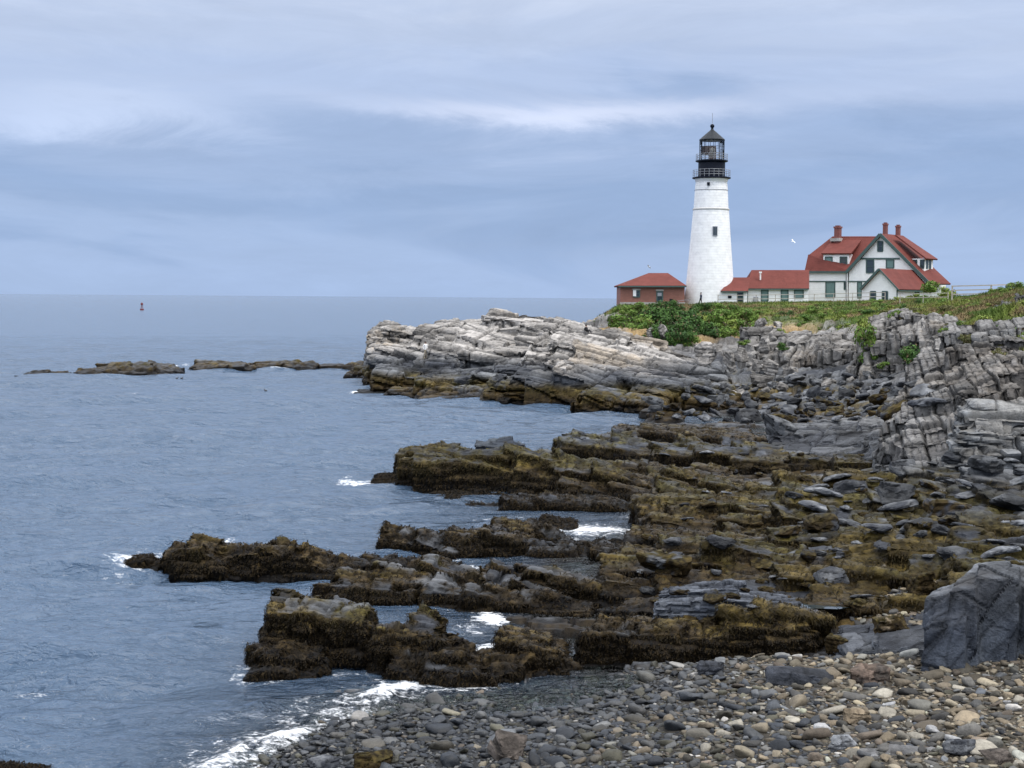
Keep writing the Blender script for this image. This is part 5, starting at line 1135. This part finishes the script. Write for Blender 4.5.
mb = BM(); mb.box(BP(659.7, 290.2, -.05), (1.05, .14, .2)); mb.build('lintel', B_STONE, bb); mb = BM(); mb.box(BP(636.5, 289.4, -.05), (1.1, .14, .2)); mb.build('lintel', B_STONE, bb)
mb = BM(); mb.box(BP(670.8, 300.6, -.05), (.34, .12, .45)); mb.build('vent', B_BLACK, bb)
# ------------------------------------------------------------------ shrubs and grass
def shrub_mesh(seed, dims, n, leaf, cols, lobes=7):
    r = np.random.default_rng(seed)
    cs = np.stack([r.uniform(-.34, .34, lobes), r.uniform(-.34, .34, lobes), r.uniform(.10, .66, lobes)], 1); rs = r.uniform(.18, .34, lobes)
    cs[:3, 2] = .14; rs[:3] = .3; cs[:3, :2] *= .6
    k = r.integers(0, lobes, n); d = r.normal(0, 1, (n, 3)); d /= np.linalg.norm(d, axis=1)[:, None]
    P = cs[k] + d * (rs[k] * r.uniform(.45, 1.08, n))[:, None]; P[:, 2] = np.abs(P[:, 2]); P = P * np.array(dims)
    nn = d + r.normal(0, .55, (n, 3)) + np.array((0, 0, .3)); nn /= np.linalg.norm(nn, axis=1)[:, None]
    a = np.cross(nn, r.normal(0, 1, (n, 3))); a /= np.linalg.norm(a, axis=1)[:, None]; b = np.cross(nn, a)
    s = (leaf * r.uniform(.6, 1.35, n))[:, None]
    V = np.stack([P - a * s * .5, P + b * s * .28, P + a * s * .5, P - b * s * .28], 1).reshape(-1, 3)
    lobe_tone = r.uniform(0, 1, lobes); t = np.clip(lobe_tone[k] * .7 + r.random(n) * .45, 0, 1)
    c = mix(np.array(cols[0]), np.array(cols[1]), t) * r.uniform(.75, 1.25, n)[:, None]
    dead = r.random(n) < .06; c[dead] = DRY * .9
    F = np.arange(n * 4).reshape(n, 4)
    return npmesh('shrub', V, F, np.repeat(c, 4, 0), None, False)
def shrub_stem(seed, dims):
    r = np.random.default_rng(seed); M_ = MB()
    for k in range(7):
        a = r.uniform(0, 6.28); e = np.array((math.cos(a) * .3 * dims[0], math.sin(a) * .3 * dims[1], r.uniform(.4, .7) * dims[2])); m_ = e * np.array((.35, .35, .6))
        M_.tube([(0, 0, -.25), m_, e], .03, 5)
    me = bpy.data.meshes.new('stem'); me.from_pydata(M_.v, [], M_.f); me.materials.append(M_STEM); return me
M_STEM = plain('bark', (.08, .06, .045), .85, .3)
DKG = (.022, .055, .016); MDG = (.060, .125, .024); LTG = (.13, .20, .034); YLG = (.20, .235, .05); BRG = (.085, .075, .03); RSB = (.10, .06, .035)
PLK = {
    'dark': [(shrub_mesh(600 + i, (2.8, 2.4, 1.9), 1500, .26, (DKG, MDG)), shrub_stem(600 + i, (2.8, 2.4, 1.9))) for i in range(4)],
    'mid': [(shrub_mesh(620 + i, (2.6, 2.2, 1.6), 1300, .26, (MDG, LTG)), shrub_stem(620 + i, (2.6, 2.2, 1.6))) for i in range(4)],
    'yellow': [(shrub_mesh(640 + i, (2.0, 1.8, 1.0), 900, .22, (LTG, YLG)), shrub_stem(640 + i, (2.0, 1.8, 1.0))) for i in range(4)],
    'brown': [(shrub_mesh(660 + i, (2.0, 1.8, .9), 900, .22, (BRG, (.11, .115, .04))), shrub_stem(660 + i, (2.0, 1.8, .9))) for i in range(4)],
    'rust': [(shrub_mesh(680 + i, (1.8, 1.6, .8), 800, .2, (RSB, BRG)), shrub_stem(680 + i, (1.8, 1.6, .8))) for i in range(3)],
}
rp = np.random.default_rng(90)
def put_shrub(kd, p, s, label, group, sz=1.0):
    me, st = PLK[kd][rp.integers(len(PLK[kd]))]
    e = link('shrub', me, M_LEAF if not me.materials else None); e.location = tuple(p); e.rotation_euler = (0, 0, rp.uniform(0, 6.28)); e.scale = (s, s, s * sz)
    link('stem', st, None, e); return tag(e, label, 'shrub', group)
for Y in (158, 161.5, 165, 169, 174, 179):
    for px in np.arange(612, 752, 13.5):
        x_ = px + rp.uniform(-5, 5); 
        lowpy = np.interp(x_, [612, 640, 665, 700, 735, 752], [322, 330, 345, 345, 336, 322])
        p = dp(x_, 320, Y); z_ = TZ(p[0], p[1])[0]; py = 384 - 0  # height of the ground there
        pyg = 297.3 + .0075 * (x_ - 512) + (CAMZ - z_) * FPX / Y
        if pyg > lowpy + 4: continue
        kd = 'dark' if 645 < x_ < 712 and rp.random() < .8 else ('mid' if rp.random() < .75 else 'yellow')
        put_shrub(kd, (p[0], p[1], z_ - .1), rp.uniform(.75, 1.1) * (.8 if Y > 171 else (1.25 if Y > 164 else 1)), {'dark': 'dark green shrub in the thicket below the lighthouse and brick building', 'mid': 'mid green shrub in the thicket below the lighthouse and brick building', 'yellow': 'yellow-green shrub in the thicket below the lighthouse and brick building'}[kd], 'thicket below the lighthouse: ' + kd)
k_ = 0
while k_ < 58:
    x_ = rp.uniform(746, 925); Y = rp.uniform(150, 184); p = dp(x_, 310, Y); z_ = TZ(p[0], p[1])[0]
    if z_ < 5.6: continue
    k_ += 1; kd = rp.choice(['yellow', 'brown', 'mid', 'dark'], p=[.36, .2, .34, .1])
    put_shrub(kd, (p[0], p[1], z_ - .1), rp.uniform(.5, .95) * (.7 if kd in ('dark', 'mid') else 1), {'dark': 'dark low shrub on the bank in front of the white house', 'mid': 'green low shrub on the bank in front of the white house', 'yellow': 'yellow-green low shrub on the bank in front of the white house', 'brown': 'brownish low shrub on the bank in front of the white house'}[kd], 'scrub on the bank before the house: ' + kd, .8)
k_ = 0
while k_ < 85:
    x_ = rp.uniform(925, 1070); Y = rp.choice([rp.uniform(84, 118), rp.uniform(118, 165)]); p = dp(x_, 305, Y); z_ = TZ(p[0], p[1])[0]
    if z_ < 6.2: continue
    k_ += 1; kd = rp.choice(['yellow', 'brown', 'rust', 'mid'], p=[.4, .22, .16, .22])
    put_shrub(kd, (p[0], p[1], z_ - .08), rp.uniform(.35, .7) * (Y / 120) ** .4, {'mid': 'green shrub on the grassy bank by the wooden rail fence', 'yellow': 'yellow-green shrub on the grassy bank by the wooden rail fence', 'brown': 'brownish shrub on the grassy bank by the wooden rail fence', 'rust': 'rust-brown shrub on the grassy bank by the wooden rail fence'}[kd], 'scrub on the bank by the rail fence: ' + kd, .8)
# plants trailing over the rim of the cliffs
n_t = 0
for _ in range(400):
    x_ = rp.uniform(748, 1040); py = rp.uniform(311, 338) if x_ < 905 else rp.uniform(318, 350)
    if py > np.interp(x_, [748, 800, 862, 880, 940, 960, 1040], [326, 336, 346, 322, 330, 336, 352]): continue
    q = ray_hit(x_, py)
    if q is None or n_t >= 46 or q[2] < 4.2 or q[1] > 190: continue
    n_t += 1; kd = rp.choice(['yellow', 'brown', 'mid', 'rust'], p=[.34, .26, .28, .12])
    put_shrub(kd, (q[0], q[1] + .3, q[2] - .3), rp.uniform(.3, .62) * (q[1] / 130) ** .5, {'mid': 'green plant trailing over the rocky rim of the cliffs', 'yellow': 'yellow-green plant trailing over the rocky rim of the cliffs', 'brown': 'brownish plant trailing over the rocky rim of the cliffs', 'rust': 'rust-brown plant trailing over the rocky rim of the cliffs'}[kd], 'plants over the cliff rim: ' + kd, .9)
# single plants in the rock
for px, py, Y, kd, s, sz, lab in [(912, 358, 117, 'dark', 1.0, 1.15, 'dark round shrub growing in a cleft of the cliff right of the house'), (930, 292, 176, 'mid', 1.0, 1.0, 'bright green bush at the right end of the small gabled wing'), (946, 296, 174, 'yellow', 1.2, 1.0, 'pale green bush right of the small gabled wing'),
                                  (744, 345, 141, 'mid', .42, .9, 'small green bush between the ochre soil and the rock ribs'), (783, 350, 142.5, 'dark', .5, 1.0, 'small dark bush low on the upright rock ribs'), (866, 328, 137, 'yellow', .9, 1.9, 'bright green creeper at the top of the gully left of the cliff'), (867, 343, 133, 'mid', .75, 1.8, 'bright green creeper half way down the gully left of the cliff'), (872, 358, 129, 'mid', .75, 1.7, 'bright green creeper at the foot of the gully left of the cliff'), (882, 366, 126, 'mid', .5, 1, 'lowest creeper of the gully, spreading onto the boulders'), (985, 322, 82, 'yellow', .55, .9, 'bright yellow-green tuft on the lip of the rock shoulder'), (1000, 356, 73, 'brown', .5, 1.2, 'brownish plant hanging on the fissured rock shoulder'), (968, 345, 77, 'brown', .45, 1.6, 'narrow brown-green plant in a crack of the rock shoulder')]:
    p = dp(px, py, Y); q = ray_hit(px, py) if 840 < px < 925 else None
    if q is not None and q[1] < Y + 14: p = q + (0, .25, -.45 * s)
    put_shrub(kd, p, s, lab, None, sz)
# grass
def grass(name, count, seed, ok, lab):
    r = np.random.default_rng(seed); rr = np.exp(r.uniform(math.log(72), math.log(215), count * 3)); aa = np.radians(r.uniform(2.5, 23, count * 3)); x, y = rr * np.sin(aa), rr * np.cos(aa)
    z0_ = TH(x, y); k = ok(x, y, z0_, r); x, y = x[k][:count], y[k][:count]; z_ = TZ(x, y); n = len(x)
    L = r.uniform(.12, .34, n)[:, None]; w = r.uniform(.03, .07, n)[:, None]; an = r.uniform(0, 6.28, n); sd = np.stack([np.cos(an), np.sin(an), 0 * an], 1); p = np.stack([x, y, z_ - .03], 1)
    tip = p + np.array((0, 0, 1.)) * L + r.normal(0, .12, (n, 3)) * np.array((1, 1, .2))
    V = np.stack([p - sd * w, p + sd * w, tip], 1).reshape(-1, 3); F = np.arange(n * 3).reshape(n, 3)
    gn_ = fbm(p / 6., 4, 70); g2__ = fbm(p / 1.4, 3, 72)
    c = mix(mix(GRN, YGR, ss(-.2, .3, gn_ + .4 * g2__)), DRY, ss(-.12, .3, g2__ + .5 * fbm(p / 11, 2, 75))) * r.uniform(.6, 1.5, n)[:, None]
    return tag(link(name, npmesh(name, V, F, np.repeat(c, 3, 0), None, False), M_LEAF), lab, 'grass', kind='stuff')
grass('grass', 110000, 91, lambda x, y, z0_, r: (z0_ > 6.0 + r.normal(0, .4, len(x))) & (y > 70) & (y < 200), 'rough green and straw-coloured grass covering the headland bank')

# ------------------------------------------------------------------ fences
def rail_fence(name, pts, label, mat, post_h=1.05, rails=(.45, .95), step=2.4, post_w=.1, rail_w=.06):
    """pts: (px, Y) along the run"""
    W_ = []
    for px, Y in pts:
        p = dp(px, 300, Y); W_.append((p[0], p[1]))
    W_ = np.array(W_); d = np.r_[0, np.cumsum(np.hypot(*np.diff(W_, axis=0).T))]; n = max(2, int(d[-1] / step) + 1); t = np.linspace(0, d[-1], n)
    xs, ys = np.interp(t, d, W_[:, 0]), np.interp(t, d, W_[:, 1]); zs = TH(xs, ys) + .1
    zs = np.convolve(np.pad(zs, 2, mode='edge'), np.ones(5) / 5, 'valid')
    org = (xs[0], ys[0], zs[0]); e = empty(name, org, label, 'fence')
    for x, y, z in zip(xs, ys, zs):
        m_ = MB(org); m_.box((x, y, z + post_h / 2 - .2), (post_w, post_w, post_h + .4)); m_.build('post', mat, e)
    for h in rails:
        m_ = MB(org)
        for i in range(n - 1): m_.bar((xs[i], ys[i] - post_w * .5 - .03, zs[i] + h), (xs[i + 1], ys[i + 1] - post_w * .5 - .03, zs[i + 1] + h), rail_w, rail_w * 1.6)
        m_.build('rail', mat, e)
    return e
rail_fence('rail_fence', [(612, 193), (640, 192), (690, 191)], 'thin grey rail fence in front of the brick building', B_GREY, 1.1, (.5, 1.05), 2.2, .06, .04)
rail_fence('rail_fence', [(718, 194), (750, 193), (790, 192), (830, 191), (862, 189), (885, 186)], 'thin pale rail fence along the front of the white annex and house', B_WOOD, 1.1, (.55, 1.05), 2.3, .08, .05)
rail_fence('rail_fence', [(900, 172), (922, 170), (948, 168)], 'low pale handrail climbing the bank past the small gabled wing', B_WOOD, 1.0, (.5, .95), 2.6, .08, .045)
rail_fence('rail_fence', [(952, 168), (982, 166), (1006, 164), (1016, 166)], 'three-railed weathered wooden fence on the skyline at the right', B_WOOD, 1.5, (.5, .95, 1.42), 3.1, .15, .08)

# ------------------------------------------------------------------ people
SKIN = plain('skin', (.42, .26, .19), .6, .05); HAIR = plain('hair', (.03, .02, .015), .6, .1)
def person(p, label, top, legs, pose='stand', rz=0., h=1.7):
    J = {'pel': (0, 0, .93), 'che': (0, .0, 1.28), 'nk': (0, 0, 1.47), 'hd': (0, -.03, 1.60), 'ht': (0, -.02, 1.70),
         'kl': (-.11, -.03, .50), 'fl': (-.12, .02, .07), 'tl': (-.12, -.16, .03), 'kr': (.11, -.03, .50), 'fr': (.12, .03, .07), 'tr': (.12, -.15, .03),
         'sl': (-.19, 0, 1.40), 'el': (-.25, .03, 1.12), 'hl': (-.24, -.06, .86), 'sr': (.19, 0, 1.40), 'er': (.25, .03, 1.12), 'hr': (.24, -.06, .86)}
    if pose == 'walk': J.update({'kl': (-.1, -.16, .52), 'fl': (-.1, -.26, .07), 'tl': (-.1, -.42, .05), 'fr': (.1, .28, .1), 'kr': (.1, .06, .5), 'tr': (.1, .16, .03), 'hl': (-.24, .12, .9), 'hr': (.24, -.22, .95)})
    if pose == 'sit': J.update({k: (v[0], v[1] + .0, v[2] - .80) for k, v in J.items() if k in ('pel', 'che', 'nk', 'hd', 'ht', 'sl', 'sr', 'el', 'er')}); J.update({'kl': (-.13, -.40, .42), 'fl': (-.13, -.50, .05), 'tl': (-.13, -.65, .02), 'kr': (.13, -.40, .38), 'fr': (.13, -.56, .05), 'tr': (.13, -.72, .02), 'hl': (-.14, -.34, .42), 'hr': (.14, -.34, .40)})
    Rr = {'pel': .15, 'che': .16, 'nk': .06, 'hd': .10, 'ht': .085, 'kl': .07, 'fl': .05, 'tl': .04, 'kr': .07, 'fr': .05, 'tr': .04, 'sl': .075, 'el': .05, 'hl': .04, 'sr': .075, 'er': .05, 'hr': .04}
    names = list(J); E = [('pel', 'che'), ('che', 'nk'), ('nk', 'hd'), ('hd', 'ht'), ('pel', 'kl'), ('kl', 'fl'), ('fl', 'tl'), ('pel', 'kr'), ('kr', 'fr'), ('fr', 'tr'), ('che', 'sl'), ('sl', 'el'), ('el', 'hl'), ('che', 'sr'), ('sr', 'er'), ('er', 'hr')]
    me = bpy.data.meshes.new('person'); me.from_pydata([J[k] for k in names], [(names.index(a), names.index(b)) for a, b in E], [])
    o = link('person', me); sk = o.modifiers.new('s', 'SKIN'); o.modifiers.new('u', 'SUBSURF').levels = 1
    for k, v in zip(names, me.skin_vertices[0].data): v.radius = (Rr[k], Rr[k] * .8); v.use_root = (k == 'pel')
    dg = bpy.context.evaluated_depsgraph_get(); m2 = bpy.data.meshes.new_from_object(o.evaluated_get(dg)); o.modifiers.clear(); o.data = m2; bpy.data.meshes.remove(me)
    for mt in (SKIN, top, legs): m2.materials.append(mt)
    dz = -.80 if pose == 'sit' else 0
    for f in m2.polygons:
        c_ = f.center
        if pose == 'sit': f.material_index = 0 if c_.z > .68 else (2 if (c_.y < -.17 and abs(c_.x) > .0) or c_.z < .14 else 1)
        else: f.material_index = 0 if c_.z > 1.47 or (abs(c_.x) > .19 and c_.z < .93) else (1 if c_.z > .92 else 2)
        f.use_smooth = True
    hb_ = MB(); hb_.lathe((0, .01, J['ht'][2] - .07), [(.105, -.05), (.115, 0), (.10, .06), (.05, .10), (.01, .112)], 10, True); hb_.build('hair', HAIR, o, True)
    o.location = tuple(p); o.rotation_euler = (0, 0, rz); o.scale = (h / 1.75,) * 3
    return tag(o, label, 'person')
WHT = plain('white_cloth', (.75, .74, .72), .8, .05); BLKC = plain('black_cloth', (.01, .01, .012), .8, .1); NVY = plain('navy_cloth', (.02, .03, .06), .8, .1); KHK = plain('khaki_cloth', (.3, .25, .18), .8, .1); PNK = plain('pink_cloth', (.6, .35, .33), .8, .05)
bpy.context.view_layer.update()
q = ray_hit(425.5, 358.5); q = q if q is not None else dp(425.5, 358, 150)
person(q + (0, -.1, 0), 'person in pale clothes standing on the white peninsula near its tip', WHT, KHK, 'stand', .6)
q = ray_hit(586, 333.5); q = q if q is not None else dp(586, 333, 148)
person(q, 'person in black sitting on the pale rock near the top of the white peninsula', BLKC, BLKC, 'sit', .8)
def stand_at(px, Y, *a, **k):
    p = dp(px, 303, Y); p[2] = TZ(p[0], p[1])[0]; return person(p, *a, **k)
stand_at(642.6, 195.5, 'person in a light top walking below the window of the brick building', WHT, KHK, 'walk', 1.2)
stand_at(653.5, 195.5, 'person in a pink top standing left of the brick building door', PNK, NVY, 'stand', .3)
stand_at(700.8, 193, 'person in dark clothes walking past the foot of the lighthouse', NVY, BLKC, 'walk', -1.3)

# ------------------------------------------------------------------ gulls, ducks, buoy
FEA = plain('white_feather', (.75, .75, .74), .7, .06); FGR = plain('grey_feather', (.3, .32, .35), .7, .1); FDK = plain('dark_feather', (.018, .016, .015), .6, .2)
def gull(p, rz, label, s=1.0, bank=.3):
    b = bmesh.new(); V = []; M_ = MB()
    rings = [(-.30, .012, 0), (-.22, .05, .0), (-.08, .085, 0), (.06, .08, .0), (.17, .055, .02), (.24, .05, .03), (.29, .03, .025), (.34, .008, .015)]
    n = 10; V = [(x, r * math.cos(2 * math.pi * k / n), z + r * .9 * math.sin(2 * math.pi * k / n)) for x, r, z in rings for k in range(n)]
    F = [(i * n + k, i * n + (k + 1) % n, (i + 1) * n + (k + 1) % n, (i + 1) * n + k) for i in range(len(rings) - 1) for k in range(n)] + [tuple(range(n))[::-1], tuple(range((len(rings) - 1) * n, len(rings) * n))]
    M_.add(V, F)
    for sd in (-1, 1):
        st = [(.12, -.08, .04, 0, .03), (.14, -.10, .20, .09, .022), (.17, -.04, .40, .15, .016), (.10, -.04, .58, .12, .01), (-.06, -.09, .72, .05, .004)]
        W = []
        for x0, x1, y, z, th in st: W += [(x0, sd * y, z + th), (x1, sd * y, z + th * .4), (x1, sd * y, z - th * .4), (x0, sd * y, z - th)]
        M_.add(W, [(i * 4 + k, i * 4 + (k + 1) % 4, (i + 1) * 4 + (k + 1) % 4, (i + 1) * 4 + k) for i in range(4) for k in range(4)] + [(0, 1, 2, 3), (16, 17, 18, 19)])
    M_.add([(-.28, .03, 0), (-.28, -.03, 0), (-.42, -.08, 0), (-.42, .08, 0), (-.28, .03, .012), (-.28, -.03, .012), (-.42, -.08, .012), (-.42, .08, .012)], [(0, 1, 2, 3), (7, 6, 5, 4), (0, 4, 5, 1), (1, 5, 6, 2), (2, 6, 7, 3), (3, 7, 4, 0)])
    o = M_.build('gull', FEA, None, True); b.free()
    o.location = tuple(p); o.rotation_euler = (bank, 0, rz); o.scale = (s,) * 3; return tag(o, label, 'gull')
gull(dp(649, 267, 150), 2.6, 'gull gliding above the roof of the brick building', .55, .5)
gull(dp(793, 241.5, 140), .5, 'white gull flying between the lighthouse and the house', .5, .6)
def duck(p, rz, label):
    M_ = MB(); n = 10
    rings = [(-.28, .02, .12), (-.2, .09, .09), (-.04, .14, .07), (.12, .12, .07), (.2, .06, .10)]
    V = [(x, r * math.cos(2 * math.pi * k / n), z + r * .8 * math.sin(2 * math.pi * k / n)) for x, r, z in rings for k in range(n)]
    M_.add(V, [(i * n + k, i * n + (k + 1) % n, (i + 1) * n + (k + 1) % n, (i + 1) * n + k) for i in range(4) for k in range(n)] + [tuple(range(n))[::-1], tuple(range(4 * n, 5 * n))])
    M_.tube([(.16, 0, .1), (.2, 0, .24), (.24, 0, .30)], .045, 8); M_.lathe((.25, 0, .25), [(.02, 0), (.06, .03), (.065, .07), (.03, .12), (.005, .13)], 10, True); M_.bar((.28, 0, .31), (.37, 0, .29), .03, .02)
    o = M_.build('duck', FDK, None, True); o.scale = (.6,) * 3; o.location = tuple(p); o.rotation_euler = (0, 0, rz); return tag(o, label, 'duck')
duck(gp(177, 378.6), .3, 'left one of two dark ducks swimming in front of the low reef'); duck(gp(181.6, 378.6), .1, 'right one of two dark ducks swimming in front of the low reef'); duck(gp(265.5, 391), 2.8, 'lone dark duck on open water left of the white peninsula'); 
BR = plain('buoy_red', (.13, .02, .022), .6, .2)
bp_ = gp(141.9, 310.2, 0); k = bp_[1] / FPX
bu = empty('buoy', bp_, 'red pillar buoy far out on the open sea', 'buoy')
mb = MB(); mb.lathe((0, 0, 0), [(1.2 * k, -.3 * k), (1.9 * k, 0), (1.9 * k, 1.2 * k), (1.5 * k, 1.5 * k)], 20, True); mb.build('float', BR, bu)
mb = MB()
for q in range(4):
    a = q * math.pi / 2 + .4; mb.tube([(1.2 * k * math.cos(a), 1.2 * k * math.sin(a), 1.5 * k), (.55 * k * math.cos(a), .55 * k * math.sin(a), 5.2 * k)], .16 * k, 6)
mb.lathe((0, 0, 0), [(.75 * k, 3.2 * k), (.75 * k, 3.5 * k)], 12, True); mb.build('tower_frame', BR, bu)
mb = MB(); mb.lathe((0, 0, 0), [(.8 * k, 5.2 * k), (1.25 * k, 5.3 * k), (1.25 * k, 6.8 * k), (.5 * k, 7.4 * k)], 16, True); mb.build('topmark', BR, bu)
mb = MB(); mb.lathe((0, 0, 0), [(.35 * k, 7.4 * k), (.35 * k, 8.2 * k), (.1 * k, 8.5 * k)], 10, True); mb.build('lantern', B_GREY, bu)

# ------------------------------------------------------------------ pools left by the tide
mw, nt, b = new_mat('pool_water'); b.inputs['Base Color'].default_value = (.02, .03, .035, 1); b.inputs['Roughness'].default_value = .04; b.inputs['IOR'].default_value = 1.33
def pool(px, py, zg, rx, ry, seed):
    c = gp(px, py, zg); r = np.random.default_rng(seed); n = 28; V = [(0, 0, 0)]
    for i in range(n):
        a = 2 * math.pi * i / n; k = 1 + .28 * math.sin(2 * a + seed) + .16 * math.sin(5 * a + seed * 2) + r.uniform(-.06, .06); V.append((rx * k * math.cos(a), ry * k * math.sin(a), 0))
    me = npmesh('tide_pool', V, [(0, i + 1, (i + 1) % n + 1) for i in range(n)]); o = link('tide_pool', me, mw); o.location = tuple(c); return tag(o, kind='structure')
POOLS = [pool(828, 606, .86, .75, .45, 1)]
